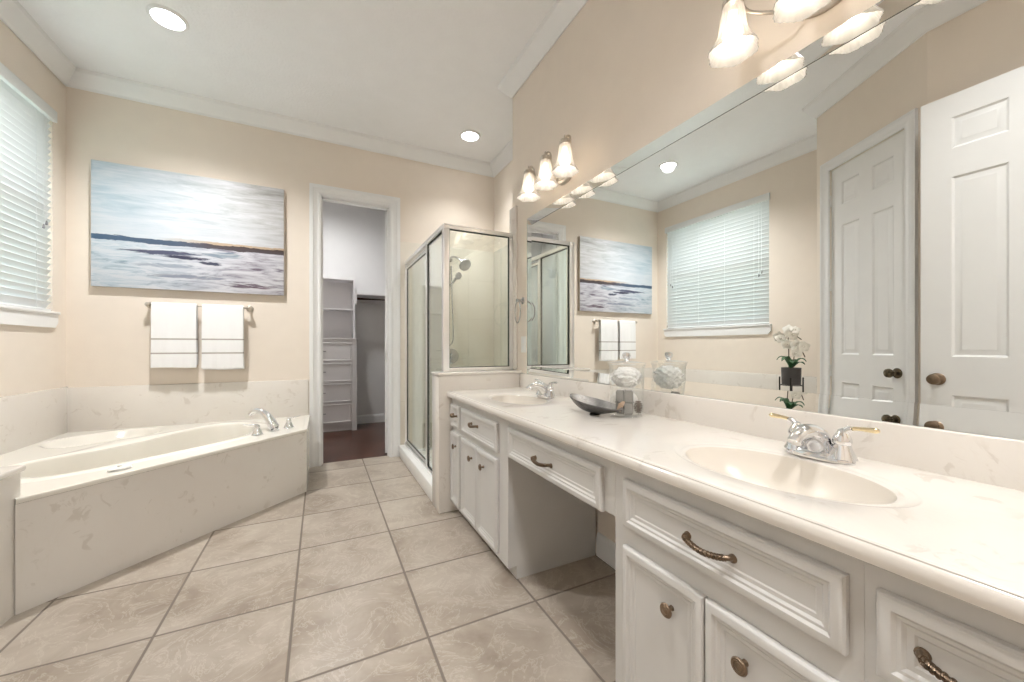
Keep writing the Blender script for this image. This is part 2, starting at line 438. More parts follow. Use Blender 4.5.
def sweep(bm, path, prof, side=1, closed=False):
    """moulding: path of (x,y) corners; prof [(offset from wall, z)]; mitred; side=+1 offsets to the left of travel"""
    n = len(path); P = [Vector((p[0], p[1])) for p in path]; rows = []
    for i in range(n):
        if closed or 0 < i < n-1:
            a = (P[i]-P[i-1]).normalized(); b = (P[(i+1) % n]-P[i]).normalized()
        elif i == 0: a = b = (P[1]-P[0]).normalized()
        else: a = b = (P[-1]-P[-2]).normalized()
        na = Vector((-a.y, a.x))*side; nb = Vector((-b.y, b.x))*side
        mt = (na+nb); mt = mt/max(mt.length_squared, 1e-6)*2 if mt.length > 1e-6 else na
        rows.append([bm.verts.new((P[i].x+mt.x*o, P[i].y+mt.y*o, z)) for o, z in prof])
    k = len(prof)
    for i in range(n if closed else n-1):
        A, B = rows[i], rows[(i+1) % n]
        for j in range(k): bm.faces.new((A[j], A[(j+1) % k], B[(j+1) % k], B[j]))
    if not closed: bm.faces.new(rows[0]); bm.faces.new(rows[-1][::-1])
def wall_with_hole(bm, O, U, length, z0, z1, thick, holes):
    """vertical wall: O(x,y) start on the room face, U direction, thickness to the right of U; holes [(s0,s1,za,zb)]"""
    U = Vector(U).normalized(); T = Vector((U.y, -U.x))*thick; O = Vector(O)
    ss = sorted(set([0, length]+[h[0] for h in holes]+[h[1] for h in holes])); zz = sorted(set([z0, z1]+[h[2] for h in holes]+[h[3] for h in holes]))
    for i in range(len(ss)-1):
        for j in range(len(zz)-1):
            sm, zm = (ss[i]+ss[i+1])/2, (zz[j]+zz[j+1])/2
            if any(h[0] < sm < h[1] and h[2] < zm < h[3] for h in holes): continue
            a = O+U*ss[i]; b = O+U*ss[i+1]
            prism(bm, [tuple(a), tuple(b), tuple(b+T), tuple(a+T)], zz[j], zz[j+1])
    bmesh.ops.remove_doubles(bm, verts=bm.verts[:], dist=1e-5)
    # drop the internal faces shared by neighbouring cells
    seen = {}
    for f in bm.faces[:]:
        key = tuple(sorted(v.index for v in f.verts))
    bm.verts.index_update()
    for f in bm.faces[:]:
        key = tuple(sorted(v.index for v in f.verts)); seen.setdefault(key, []).append(f)
    dead = [f for k_, l in seen.items() if len(l) > 1 for f in l]
    if dead: bmesh.ops.delete(bm, geom=dead, context='FACES')

# ------------------------------------------------------------------ the room
XL, XR, YB, YF, CZ = -1.645, 1.30, 3.92, -1.10, 3.075
XS = 1.73                      # recessed shower wall
A1, A2 = (-1.07, 1.715), (-.655, .95)     # angled closet wall
T = .12
bm = BM(); prism(bm, [(XL-.1, YF-.1), (XS+.1, YF-.1), (XS+.1, 3.985), (XL-.1, 3.985)], -.08, 0)
struct(obj('floor', bm, 'tile'), 'beige stone-look square floor tiles with brown grout', 'floor')
bm = BM(); box(bm, -1.6, 1.9, 3.985, 6.0, -.08, .0)
struct(obj('floor_closet', bm, 'wood'), 'dark red wood plank floor inside the closet', 'floor')
bm = BM(); prism(bm, [(XL-.15, YF-.1), (XS+.15, YF-.1), (XS+.15, 6.0), (XL-.15, 6.0)], CZ, CZ+.08)
struct(obj('ceiling', bm, 'ceiling'), 'white textured ceiling over the whole bathroom', 'ceiling')
DX0, DX1, DH = -.007, .625, 2.475          # closet doorway
bm = BM(); wall_with_hole(bm, (XL-T, YB), (1, 0), (XS+T)-(XL-T), 0, CZ, -T, [(DX0-XL+T, DX1-XL+T, 0, DH)])
struct(obj('wall_back', bm, 'wall'), 'beige back wall with the painting and closet doorway', 'wall')
WY0, WY1, WZ0, WZ1 = 2.42, 3.765, 1.325, 2.66
bm = BM(); wall_with_hole(bm, (XL, A1[1]-.3), (0, 1), YB-A1[1]+.3, 0, CZ, -T, [(WY0-A1[1]+.3, WY1-A1[1]+.3, WZ0, WZ1)])
struct(obj('wall_left', bm, 'wall'), 'beige left wall with the blind-covered window over the tub', 'wall')
# angled closet wall with its door opening
ux = Vector((A2[0]-A1[0], A2[1]-A1[1])); alen = ux.length; ux.normalize()
s0, s1 = .128, .748
bm = BM(); wall_with_hole(bm, A1, tuple(ux), alen, 0, CZ, T, [(s0, s1, 0, DH)])
struct(obj('wall_angled', bm, 'wall'), 'short angled beige wall around the six-panel closet door', 'wall')
bm = BM(); box(bm, XL, A1[0], A1[1]-T, A1[1], 0, CZ)
struct(obj('wall_return', bm, 'wall'), 'short beige wall return behind the end of the tub ledge', 'wall')
bm = BM(); box(bm, A2[0]-T, A2[0], YF, A2[1], 0, CZ)
struct(obj('wall_entry', bm, 'wall'), 'beige wall behind the open entry door', 'wall')
bm = BM(); box(bm, A2[0]-T, XR+.2, YF-T, YF, 0, CZ)
struct(obj('wall_front', bm, 'wall'), 'beige end wall behind the camera', 'wall')
bm = BM(); box(bm, XR, XR+.15, YF, 2.60, 0, CZ); box(bm, XR+.15, XS+T, 2.48, 2.60, 0, CZ)
struct(obj('wall_right', bm, 'wall'), 'beige wall behind the long vanity mirror', 'wall')
bm = BM(); box(bm, XS, XS+T, 2.60, YB, 0, CZ)
struct(obj('wall_shower', bm, 'wall'), 'beige wall recessed beside the shower', 'wall')
# closet shell
bm = BM(); box(bm, -1.6, 1.6, 5.80, 5.92, 0, CZ); box(bm, -1.0, -.88, YB+T, 5.80, 0, CZ); box(bm, 1.40, 1.52, YB+T, 5.80, 0, CZ)
struct(obj('wall_closet', bm, 'closet_wall'), 'pale grey walls of the walk-in closet', 'wall')
# small room behind the angled door: plain walls so the closed door sits in a real opening
# crown moulding all round
CP = [(0, 2.965), (.010, 2.962), (.014, 2.975), (.022, 2.982), (.034, 2.992), (.060, 3.028), (.072, 3.044), (.080, 3.050), (.088, CZ), (0, CZ)]
bm = BM(); sweep(bm, [(XR, YF), (XR, 2.60), (XS, 2.60), (XS, YB), (XL, YB), (XL, A1[1]), A1, A2, (A2[0], YF)], CP, side=1, closed=True)
struct(obj('trim_1', bm, 'trim'), 'white crown moulding around the top of the walls', 'moulding')
BP = [(0, 0), (.014, 0), (.014, .085), (.011, .10), (.006, .115), (0, .12)]
def baseboard(name, path, side, label):
    bm = BM(); sweep(bm, path, BP, side=side); struct(obj(name, bm, 'trim'), label, 'baseboard')
baseboard('baseboard_right', [(XR, .879), (XR, 1.599)], 1, 'white baseboard in the vanity knee space')
baseboard('baseboard_closet', [(1.40, 5.80), (.43, 5.80)], 1, 'white baseboard along the closet back wall')
baseboard('baseboard_entry', [A2, (A2[0], YF)], 1, 'white baseboard behind the open entry door')
# closet door casing (moulded), jambs and stop
def casing(bm, O, U, Nn, x0, x1, zt, w=.082):
    O, U, Nn = Vector((O[0], O[1], 0)), Vector((U[0], U[1], 0)), Vector((Nn[0], Nn[1], 0))
    prof = [(0, 0), (0, .010), (.012, .014), (.020, .014), (.028, .010), (.055, .013), (.066, .020), (w, .020), (w, 0)]
    rows = []
    for (px, pz, dx, dz) in ((x0, 0, -1, 0), (x0, zt, -1, 1), (x1, zt, 1, 1), (x1, 0, 1, 0)):
        rows.append([bm.verts.new(O+U*(px+dx*a)+Vector((0, 0, pz+dz*a))+Nn*b) for a, b in prof])
    for A, B in zip(rows, rows[1:]):
        for j in range(len(prof)): k = (j+1) % len(prof); bm.faces.new((A[j], A[k], B[k], B[j]))
    bm.faces.new(rows[0]); bm.faces.new(rows[-1])
bm = BM(); casing(bm, (0, YB), (1, 0), (0, -1), DX0+.012, DX1-.012, DH-.012, .094)
box(bm, DX0, DX0+.018, YB, YB+T, 0, DH); box(bm, DX1-.018, DX1, YB, YB+T, 0, DH); box(bm, DX0, DX1, YB, YB+T, DH-.018, DH)
box(bm, DX0+.018, DX0+.030, YB+.03, YB+.065, 0, DH-.018); box(bm, DX1-.030, DX1-.018, YB+.03, YB+.065, 0, DH-.018); box(bm, DX0+.018, DX1-.018, YB+.03, YB+.065, DH-.030, DH-.018)
struct(obj('trim_2', bm, 'trim'), 'white moulded casing around the closet doorway', 'door casing')
# closet door leaf, open into the closet
d1 = BM(); six_panel(d1, (.602, YB+T+.005, .012), (0.14, .990, 0), (0, 0, 1), (.990, -.14, 0), .60, DH-.035, .035)
dl = struct(obj('door_1', d1, 'door'), 'white closet door standing open inside the closet, only its edge showing', 'door')
bm = BM()
for z in (.22, .98, 1.72, 2.24): tube(bm, [(.600, YB+T-.004, z-.045), (.600, YB+T-.004, z+.045)], .007, 10, 0); box(bm, .600, .612, YB+T-.006, YB+T-.002, z-.045, z+.045)
obj('hinge', bm, 'white_pl', dl)

# window: reveal, glass, stool and apron, blinds
bm = BM()
f = .045
xg = XL-.085
for (y0, y1, z0, z1) in ((WY0, WY1, WZ0, WZ0+f), (WY0, WY1, WZ1-f, WZ1), (WY0, WY0+f, WZ0+f, WZ1-f), (WY1-f, WY1, WZ0+f, WZ1-f), (WY0+f, WY1-f, 1.97, 2.01)):
    box(bm, xg-.03, xg+.02, y0, y1, z0, z1, .004, 1)
win = struct(obj('window_1', bm, 'trim'), 'white framed window in the left wall above the tub', 'window')
bm = BM(); box(bm, xg-.012, xg-.006, WY0+f, WY1-f, WZ0+f, WZ1-f); obj('pane', bm, 'pane', win)
bm = BM(); box(bm, XL-.06, XL+.030, WY0-.028, WY1+.030, WZ0-.018, WZ0, .005, 2)
obj('window_sill', bm, 'trim', win)
bm = BM()
a = [(WY0-.025, WZ0-.018), (WY1+.026, WZ0-.018), (WY1+.026, WZ0-.072), (WY1-.005, WZ0-.108), (WY0+.010, WZ0-.108), (WY0-.025, WZ0-.072)]
va = [bm.verts.new((XL, y, z)) for y, z in a]; vb = [bm.verts.new((XL+.018, y, z)) for y, z in a]
bm.faces.new(va[::-1]); bm.faces.new(vb)
for i in range(6): bm.faces.new((va[i], va[(i+1) % 6], vb[(i+1) % 6], vb[i]))
obj('sill_apron', bm, 'trim', win)
bl = thing('window_blind', 'white horizontal slat blind closed over the window above the tub', 'blind', (XL, (WY0+WY1)/2, WZ0+.002))
bm = BM(); box(bm, XL-.006, XL+.020, WY0-.010, WY1+.014, WZ1-.030, WZ1+.045, .004, 2)
obj('valance', bm, 'blind', bl)
bm = BM(); nsl = 30; z_lo, z_hi = WZ0+.045, WZ1-.045
for i in range(nsl):
    z = z_lo+(z_hi-z_lo)*i/(nsl-1); a = math.radians(60); w = .0265; row = []
    for k in range(5):
        s = (k/4-.5)*2; cx = XL-.018+s*w*math.cos(a); cz = z+s*w*math.sin(a)+(1-s*s)*.0028
        row.append((cx, cz))
    top = [[bm.verts.new((x, y, zz+.0014)) for x, zz in row] for y in (WY0+.003, WY1-.003)]
    bot = [[bm.verts.new((x, y, zz-.0014)) for x, zz in row] for y in (WY0+.003, WY1-.003)]
    for k in range(4):
        bm.faces.new((top[0][k], top[0][k+1], top[1][k+1], top[1][k])); bm.faces.new((bot[0][k+1], bot[0][k], bot[1][k], bot[1][k+1]))
    for k in (0, 4): bm.faces.new((top[0][k], top[1][k], bot[1][k], bot[0][k]))
    for e in (0, 1):
        for k in range(4): bm.faces.new((top[e][k], top[e][k+1], bot[e][k+1], bot[e][k]))
obj('slats', bm, 'blind', bl)
bm = BM(); box(bm, XL-.042, XL-.002, WY0+.003, WY1-.003, WZ0+.003, WZ0+.018, .004, 2); obj('bottom_rail', bm, 'blind', bl)
bm = BM()
for y in (WY0+.16, WY0+.50, WY1-.50, WY1-.16):
    for x in (XL-.036, XL-.001): tube(bm, [(x, y, WZ0+.01), (x, y, WZ1-.02)], .0011, 6, 0)
obj('ladder_cord', bm, 'blind', bl)
for (y, zb) in ((WY0+.075, 1.90), (WY0+.105, 1.87), (WY1-.075, 1.93), (WY1-.105, 1.90)):
    bm = BM(); tube(bm, [(XL+.006, y, WZ1-.02), (XL+.006, y, zb)], .0013, 6, 0)
    c_ = obj('pull_cord', bm, 'blind', bl)
    bm = BM(); lathe(bm, [(.001, .030), (.004, .028), (.007, .004), (.004, 0), (.001, 0)], (XL+.006, y, zb-.03), seg=10); obj('tassel', bm, 'grey_spray', c_)
# ground outside the window
bm = BM(); box(bm, -14, XL-.4, -6, 12, -.6, -.5); struct(obj('ground_outside', bm, 'grass'), 'green lawn outside the window', 'ground')

# ------------------------------------------------------------------ six-panel door in the angled wall
nrm = Vector((-ux.y, ux.x))     # towards the room
O2 = Vector(A1)+ux*s0
bm = BM(); casing(bm, A1, ux, nrm, s0+.006, s1-.006, DH-.006, .075)
c0 = Vector(A1)
struct(obj('trim_3', bm, 'trim'), 'white casing around the angled closet door', 'door casing')
bm = BM(); o = O2+ux*.008-nrm*.030
six_panel(bm, (o.x, o.y, .012), (ux.x, ux.y, 0), (0, 0, 1), (nrm.x, nrm.y, 0), s1-s0-.016, DH-.02, .035)
dr2 = struct(obj('door_2', bm, 'door'), 'white six-panel door closed in the angled wall', 'door')
def door_knob(parent, p, n, mat):
    bm = BM(); n = Vector(n)
    lathe(bm, [(.001, 0), (.033, 0), (.034, .004), (.028, .009), (.012, .012), (.010, .030), (.016, .036), (.026, .044), (.030, .055), (.027, .066), (.016, .073), (.001, .075)], p, n, 28)
    return obj('knob', bm, mat, parent)
kp = O2+ux*(s1-s0-.075)-nrm*.0125
door_knob(dr2, (kp.x, kp.y, .915), (nrm.x, nrm.y, 0), 'dark_bronze')
bm = BM()
for z in (.30, .90, 1.57, 2.23):
    q = O2+ux*.004-nrm*.008; tube(bm, [(q.x, q.y, z-.045), (q.x, q.y, z+.045)], .006, 10, 0)
obj('hinge', bm, 'alu', dr2)
# open entry door leaf, parallel to the wall
bm = BM(); six_panel(bm, (-.545, .165, .012), (0, 1, 0), (0, 0, 1), (1, 0, 0), .775, 2.465, .036)
dr3 = struct(obj('door_3', bm, 'door'), 'white six-panel entry door standing open flat against the wall', 'door')
door_knob(dr3, (-.527, .872, .905), (1, 0, 0), 'bronze'); door_knob(dr3, (-.563, .872, .905), (-1, 0, 0), 'bronze')
bm = BM(); box(bm, -.556, -.534, .9395, .9415, .88, .93, .0005, 1); obj('latch_plate', bm, 'bronze', dr3)
bm = BM()
for z in (.25, 1.25, 2.25): tube(bm, [(-.575, .155, z-.05), (-.575, .155, z+.05)], .007, 10, 0); box(bm, -.655, -.575, .150, .153, z-.045, z+.045)
obj('hinge', bm, 'bronze', dr3)

# ------------------------------------------------------------------ bath tub in its marble deck
DZ = .468
deck = [(-.092, 3.275), (-.092, YB-.014), (XL+.014, YB-.014), (XL+.014, 2.335), (-1.062, 2.335)]
basin = catmull([(x, y, 0) for x, y in [(-.475, 3.22), (-.44, 3.42), (-.50, 3.66), (-.63, 3.775), (-.80, 3.71), (-.94, 3.52), (-1.05, 3.33), (-1.20, 3.16), (-1.36, 3.02), (-1.44, 2.88), (-1.38, 2.73), (-1.27, 2.665), (-1.13, 2.645), (-.98, 2.74), (-.82, 2.87), (-.63, 3.03), (-.475, 3.22)]], 8)[:-1]
bc = Vector((-.86, 3.14))
def ray_poly(c, ang, poly):
    d = Vector((math.cos(ang), math.sin(ang))); best = None
    for i in range(len(poly)):
        a = Vector(poly[i][:2]); b = Vector(poly[(i+1) % len(poly)][:2]); e = b-a
        den = d.x*e.y-d.y*e.x
        if abs(den) < 1e-9: continue
        w = a-c; t_ = (w.x*e.y-w.y*e.x)/den; s_ = (w.x*d.y-w.y*d.x)/den
        if t_ > 0 and -1e-6 <= s_ <= 1+1e-6 and (best is None or t_ < best): best = t_
    return best
def angles(extra, n=300):
    A = [2*PI*i/n for i in range(n)]
    for x, y in extra:
        a = math.atan2(y-bc.y, x-bc.x) % (2*PI); j = min(range(len(A)), key=lambda k: abs(A[k]-a)); A[j] = a
    return sorted(A)
AN = angles(deck)
def seat(x, y):
    dx, dy = x+1.325, y-3.60; cx, sx = math.cos(math.radians(38)), math.sin(math.radians(38))
    u_ = (dx*cx+dy*sx)/.285; v_ = (-dx*sx+dy*cx)/.20; r = (abs(u_)**3+abs(v_)**3)**(1/3)
    k = min(1, max(0, (1.0-r)/.22)); return -.055*(k*k*(3-2*k))
tubo = thing('bathtub', 'cream corner bathtub set diagonally in a marble deck below the painting', 'bathtub', (-.86, 3.14, 0))
bm = BM(); rows = []
for k in range(43):
    f_ = k/42
    row = []
    for a in AN:
        ri = ray_poly(bc, a, [(p.x, p.y) for p in basin]); ro = ray_poly(bc, a, deck)
        r = ro+(ri*1.0-ro)*f_; x, y = bc.x+math.cos(a)*r, bc.y+math.sin(a)*r
        lip = .006*math.sin(PI*min(1, max(0, (f_-.72)/.28))) if f_ > .72 else 0
        row.append(bm.verts.new((x, y, DZ+seat(x, y)+lip)))
    rows.append(row)
n = len(AN)
for A, B in zip(rows, rows[1:]):
    for i in range(n): j = (i+1) % n; bm.faces.new((A[i], A[j], B[j], B[i]))
obj('tub_deck', bm, 'acrylic', tubo, 60)
bm = BM(); rows = []
for (s, z) in ((1.0, DZ), (.992, DZ-.004), (.982, DZ-.015), (.965, DZ-.06), (.93, DZ-.17), (.89, DZ-.28), (.84, DZ-.36), (.76, DZ-.40), (.6, DZ-.41), (.3, DZ-.415), (.02, DZ-.416)):
    row = []
    for a in AN:
        ri = ray_poly(bc, a, [(p.x, p.y) for p in basin])*s; row.append(bm.verts.new((bc.x+math.cos(a)*ri, bc.y+math.sin(a)*ri, z)))
    rows.append(row)
for A, B in zip(rows, rows[1:]):
    for i in range(n): j = (i+1) % n; bm.faces.new((A[i], A[j], B[j], B[i]))
bm.faces.new(rows[-1]); obj('tub_basin', bm, 'acrylic', tubo, 60)
# marble apron: front panel along the diagonal, side to the doorway, and the rounded lip
dv = Vector((1, .97)).normalized(); fr0 = Vector((-1.106, 2.292)); fr1 = Vector((-.092, 3.272))
dv = (fr1-fr0).normalized(); nv = Vector((dv.y, -dv.x))      # outward
bm = BM(); prism(bm, [tuple(fr0), tuple(fr1), (-.088, YB-.001), (-.10, YB-.001), tuple(fr1+Vector((-.016, .0))-nv*.005), tuple(fr0-nv*.015)], 0, DZ-.014)
obj('apron', bm, 'marble', tubo)
bm = BM(); lp = [(.0, DZ-.020), (.004, DZ-.018), (.0055, DZ-.012), (.0055, DZ-.005), (.003, DZ+.0015), (-.004, DZ+.003), (-.03, DZ+.002), (-.03, DZ-.020)]
sweep(bm, [tuple(fr0-dv*.0), tuple(fr1), (-.088, YB-.002)], lp, side=-1); obj('rim', bm, 'acrylic', tubo)
bm = BM(); box(bm, XL, XL+.014, 2.335, YB, DZ-.06, .797, .003, 2); box(bm, XL, -.096, YB-.014, YB, DZ-.06, .790, .003, 2)
obj('wall_splash', bm, 'marble', tubo)
bm = BM(); q = Vector((-.905, 2.618, DZ+.003)); d_, u_, w_ = Vector((dv.x, dv.y, 0)), Vector((nv.x, nv.y, 0)), None
rg = []
for r, z in ((.001, .010), (.02, .0135), (.030, .012), (.037, .006), (.038, 0)):
    rg.append([bm.verts.new(q+d_*math.cos(t_)*r*1.25+u_*math.sin(t_)*r*.8+Vector((0, 0, z))) for t_ in [2*PI*i/28 for i in range(28)]])
for A, B in zip(rg, rg[1:]):
    for i in range(28): bm.faces.new((A[i], A[(i+1) % 28], B[(i+1) % 28], B[i]))
lathe(bm, [(.010, .012), (.009, .020), (.001, .022)], q, seg=16)
ctl = tag(obj('tub_control_button', bm, 'white_pl'), 'small oval cream control button on the front rim of the tub', 'button')
# raised ledge beside the tub
lg = thing('tub_ledge', 'raised marble ledge at the left end of the bathtub', 'ledge', (-1.37, 2.03, 0))
bm = BM(); box(bm, XL+.001, -1.112, 1.72, 2.334, 0, .572); obj('ledge_body', bm, 'marble', lg)
bm = BM(); box(bm, XL+.001, -1.100, 1.72, 2.346, .572, .597, .008, 3); obj('ledge_top', bm, 'marble', lg)
bm = BM(); box(bm, XL+.001, XL+.014, 1.72, 2.334, .597, .797, .003, 2); box(bm, XL+.014, -1.08, 1.716, 1.729, .597, .797, .003, 2); obj('splash', bm, 'marble', lg)

def lever_handle(bm, base, direc, h=.05, L_=.06):
    base = Vector(base); d = Vector(direc).normalized()
    top = base+Vector((0, 0, h))
    tube(bm, [top-d*.006, top+d*.018+Vector((0, 0, .006)), top+d*L_+Vector((0, 0, .014))], [.009, .0095, .0065], 12, 5)
BELL = [(.001, 0), (.026, 0), (.027, .003), (.024, .006), (.021, .014), (.018, .024), (.014, .034), (.0125, .038), (.014, .041), (.013, .050), (.009, .056), (.001, .058)]
tf = thing('tub_faucet', 'chrome arched spout and two lever handles on the tub deck', 'faucet', (-.32, 3.345, DZ))
bm = BM(); p0 = Vector((-.300, 3.315, DZ+.004)); sd = Vector((-.80, .45, 0)).normalized()
lathe(bm, [(.001, 0), (.030, 0), (.030, .004), (.024, .008), (.022, .02)], p0, seg=24)
tube(bm, [p0+Vector((0, 0, .008)), p0+sd*.022+Vector((0, 0, .05)), p0+sd*.06+Vector((0, 0, .105)), p0+sd*.105+Vector((0, 0, .140)), p0+sd*.150+Vector((0, 0, .140)), p0+sd*.185+Vector((0, 0, .115))], [.032, .031, .027, .022, .020, .019], 18, 6, squash=(1.2, .95))
obj('spout', bm, 'chrome', tf)
for hp, hd in (((-.395, 3.205, DZ+.004), (-1, -.15, 0)), ((-.215, 3.375, DZ+.004), (.9, .35, 0))):
    bm = BM(); lathe(bm, [(r_*1.3, h_*1.2) for r_, h_ in BELL], hp, seg=24); hb = obj('handle', bm, 'chrome', tf)
    bm = BM(); lever_handle(bm, hp, hd, .062, .08); obj('lever', bm, 'chrome', hb)

# ------------------------------------------------------------------ towel bar, towels, painting
ZB = 1.408; YT = YB-.068
tb = thing('towel_bar', 'brushed nickel towel bar on the back wall over the tub', 'towel bar', (-.855, YB, ZB))
bm = BM(); tube(bm, [(-1.165, YT, ZB), (-.545, YT, ZB)], .009, 14, 0); obj('bar', bm, 'nickel', tb)
for x in (-1.175, -.535):
    bm = BM(); lathe(bm, [(.001, 0), (.026, 0), (.027, .006), (.018, .012), (.011, .018), (.010, .05), (.016, .058), (.018, .068), (.016, .078), (.001, .084)], (x, YB, ZB), (0, -1, 0), 24); obj('bar_post', bm, 'nickel', tb)
def towel(x0, x1, zb_f, zb_b, label, ph):
    bm = BM(); prof = []
    R = .014
    for k in range(17): prof.append((YT-R-.004*math.sin(k/16*PI)-(16-k)/16*.006, zb_f+(ZB-zb_f)*k/16))
    for k in range(1, 9): a = PI*k/9; prof.append((YT-R*math.cos(a), ZB+R*math.sin(a)))
    for k in range(13): prof.append((YT+R+.002, ZB-(ZB-zb_b)*k/12))
    nx = 26; rows = []
    for i in range(nx+1):
        f_ = i/nx; row = []
        for k, (y, z) in enumerate(prof):
            dn = max(0, (ZB-z)/.5); w = .0045*math.sin(f_*13+ph)*dn+.003*math.sin(f_*29+ph*2)*dn
            x = x0+(x1-x0)*f_ + (.004*dn*(f_-.5)) - .004*math.sin(z*14+ph)*(.5-f_)*dn
            row.append(bm.verts.new((x, y+(w if k < 17 else w*.3), z+.003*math.sin(f_*5+ph)*dn)))
        rows.append(row)
    for A, B in zip(rows, rows[1:]):
        for k in range(len(prof)-1): bm.faces.new((A[k], A[k+1], B[k+1], B[k]))
    o = obj('hand_towel', bm, 'towel', None, 60, origin=((x0+x1)/2, YT, ZB))
    m_ = o.modifiers.new('thick', 'SOLIDIFY'); m_.thickness = .009; m_.offset = 0
    tag(o, label, 'towel', 'towels on the bar'); return o
towel(-1.150, -.878, .925, .945, 'left of the two white towels with grey stripes on the bar', .4)
towel(-.842, -.572, .912, .90, 'right of the two white towels with grey stripes on the bar', 2.1)
bm = BM(); PX0, PX1, PZ0, PZ1 = -1.500, -.284, 1.530, 2.455
box(bm, PX0, PX1, YB-.038, YB-.001, PZ0, PZ1, .003, 2)
pt = obj('painting', bm, ['painting', 'canvas'], None, origin=(PX0, YB, PZ0))
for f_ in pt.data.polygons:
    if abs(f_.normal.y) < .5: f_.material_index = 1
tag(pt, 'wide abstract seascape canvas in pale blue and grey with a dark horizon', 'painting')

# ------------------------------------------------------------------ shower
bm = BM(); box(bm, .700, XS-.001, YB-.012, YB, 0, 2.130, .003, 2); box(bm, XS-.012, XS, 2.61, YB-.012, 0, 2.130, .003, 2); box(bm, XR+.02, XS-.012, 2.60, 2.612, 0, 2.13)
sw = tag(obj('shower_wall_panels', bm, 'shower_tile'), 'cream marble wall panels lining the shower', 'wall panel')
bm = BM(); box(bm, XR-.016, XR, 2.518, 2.625, .917, 2.125, .005, 3)
tag(obj('marble_edge_strip', bm, 'marble'), 'narrow upright white marble strip on the wall beside the towel ring', 'marble trim')
bm = BM(); box(bm, .690, XR, 2.450, 2.622, 0, .895, .003, 2)
kw = struct(obj('wall_knee', bm, 'marble'), 'low marble knee wall between vanity and shower', 'wall')
bm = BM(); box(bm, .682, XR-.001, 2.440, 2.630, .895, .915, .006, 3); obj('cap', bm, 'marble', kw)
bm = BM(); box(bm, .695, .815, 2.622, YB-.001, 0, .112, .008, 3)
tag(obj('shower_curb', bm, 'pan'), 'white marble curb on the floor under the shower door', 'curb')
bm = BM(); box(bm, .815, XS-.012, 2.622, YB-.012, 0, .05)
tag(obj('shower_pan', bm, 'pan'), 'white shower pan floor inside the glass enclosure', 'shower pan')
se = thing('shower_enclosure', 'silver framed glass shower enclosure with sliding door', 'shower enclosure', (.77, 2.576, .112))
GX, GY, GT, GB = .770, 2.576, 1.930, .112
def bar(bm, a, b, w=.03, d=.03, bev=.003):
    x0, x1 = sorted((a[0], b[0])); y0, y1 = sorted((a[1], b[1])); z0, z1 = sorted((a[2], b[2]))
    if x1-x0 < 1e-6: x0 -= w/2; x1 += w/2
    if y1-y0 < 1e-6: y0 -= w/2; y1 += w/2
    if z1-z0 < 1e-6: z0 -= d/2; z1 += d/2
    box(bm, x0, x1, y0, y1, z0, z1, bev, 2)
bm = BM(); box(bm, GX-.020, GX+.020, GY-.020, YB-.012, GT-.032, GT, .003, 2); box(bm, GX+.02, XR-.016, GY-.016, GY+.016, GT-.030, GT, .003, 2); obj('header', bm, 'alu', se)
bm = BM(); box(bm, GX-.020, GX+.024, GY-.020, GY+.022, .915, GT-.032, .003, 2); obj('corner_post', bm, 'alu', se)
bm = BM(); box(bm, XR-.044, XR-.016, GY-.014, GY+.014, .940, GT-.030, .003, 2); obj('wall_jamb', bm, 'alu', se)
bm = BM(); box(bm, GX-.016, GX+.016, YB-.040, YB-.012, GB+.022, GT-.032, .003, 2); obj('door_jamb', bm, 'alu', se)
bm = BM(); box(bm, GX+.024, XR-.016, GY-.016, GY+.016, .915, .940, .003, 2); obj('sill_track', bm, 'alu', se)
bm = BM(); box(bm, GX-.022, GX+.022, 2.635, YB-.012, GB, GB+.022, .003, 2); obj('bottom_track', bm, 'alu', se)
bm = BM(); box(bm, GX-.014, GX+.014, 3.045, 3.072, GB+.022, GT-.032, .003, 2); obj('mullion', bm, 'alu', se)
bm = BM(); box(bm, GX+.026, XR-.046, GY-.003, GY+.003, .940, GT-.030); obj('end_glass', bm, 'shower_glass', se)
bm = BM(); box(bm, GX-.003, GX+.003, GY+.024, 3.045, GB+.022, GT-.032); obj('side_glass', bm, 'shower_glass', se)
def gasket(bm, rect, axis, c, w=.005, d=.016):
    a0, a1, z0, z1 = rect
    for (p0_, p1_, q0, q1) in ((a0, a1, z0, z0+w), (a0, a1, z1-w, z1), (a0, a0+w, z0+w, z1-w), (a1-w, a1, z0+w, z1-w)):
        if axis == 'x': box(bm, p0_, p1_, c-d/2, c+d/2, q0, q1)
        else: box(bm, c-d/2, c+d/2, p0_, p1_, q0, q1)
bm = BM(); gasket(bm, (GX+.024, XR-.044, .940, GT-.030), 'x', GY); gasket(bm, (GY+.022, 3.045, GB+.022, GT-.032), 'y', GX); obj('gasket', bm, 'gasket', se)
bm = BM(); DO = (3.074, YB-.042, GB+.030, GT-.060)
for (a0, a1, z0, z1) in ((DO[0], DO[1], DO[2], DO[2]+.022), (DO[0], DO[1], DO[3]-.022, DO[3]), (DO[0], DO[0]+.022, DO[2]+.022, DO[3]-.022), (DO[1]-.022, DO[1], DO[2]+.022, DO[3]-.022)):
    box(bm, GX-.010, GX+.010, a0, a1, z0, z1, .003, 2)
sdo = obj('door', bm, 'alu', se)
bm = BM(); box(bm, GX-.003, GX+.003, DO[0]+.022, DO[1]-.022, DO[2]+.022, DO[3]-.022); obj('door_glass', bm, 'shower_glass', sdo)
bm = BM(); gasket(bm, (DO[0]+.020, DO[1]-.020, DO[2]+.020, DO[3]-.020), 'y', GX, .004, .014); gasket(bm, (DO[0]-.002, DO[1]+.002, DO[2]-.003, DO[3]+.004), 'y', GX, .004, .014); obj('door_gasket', bm, 'gasket', sdo)
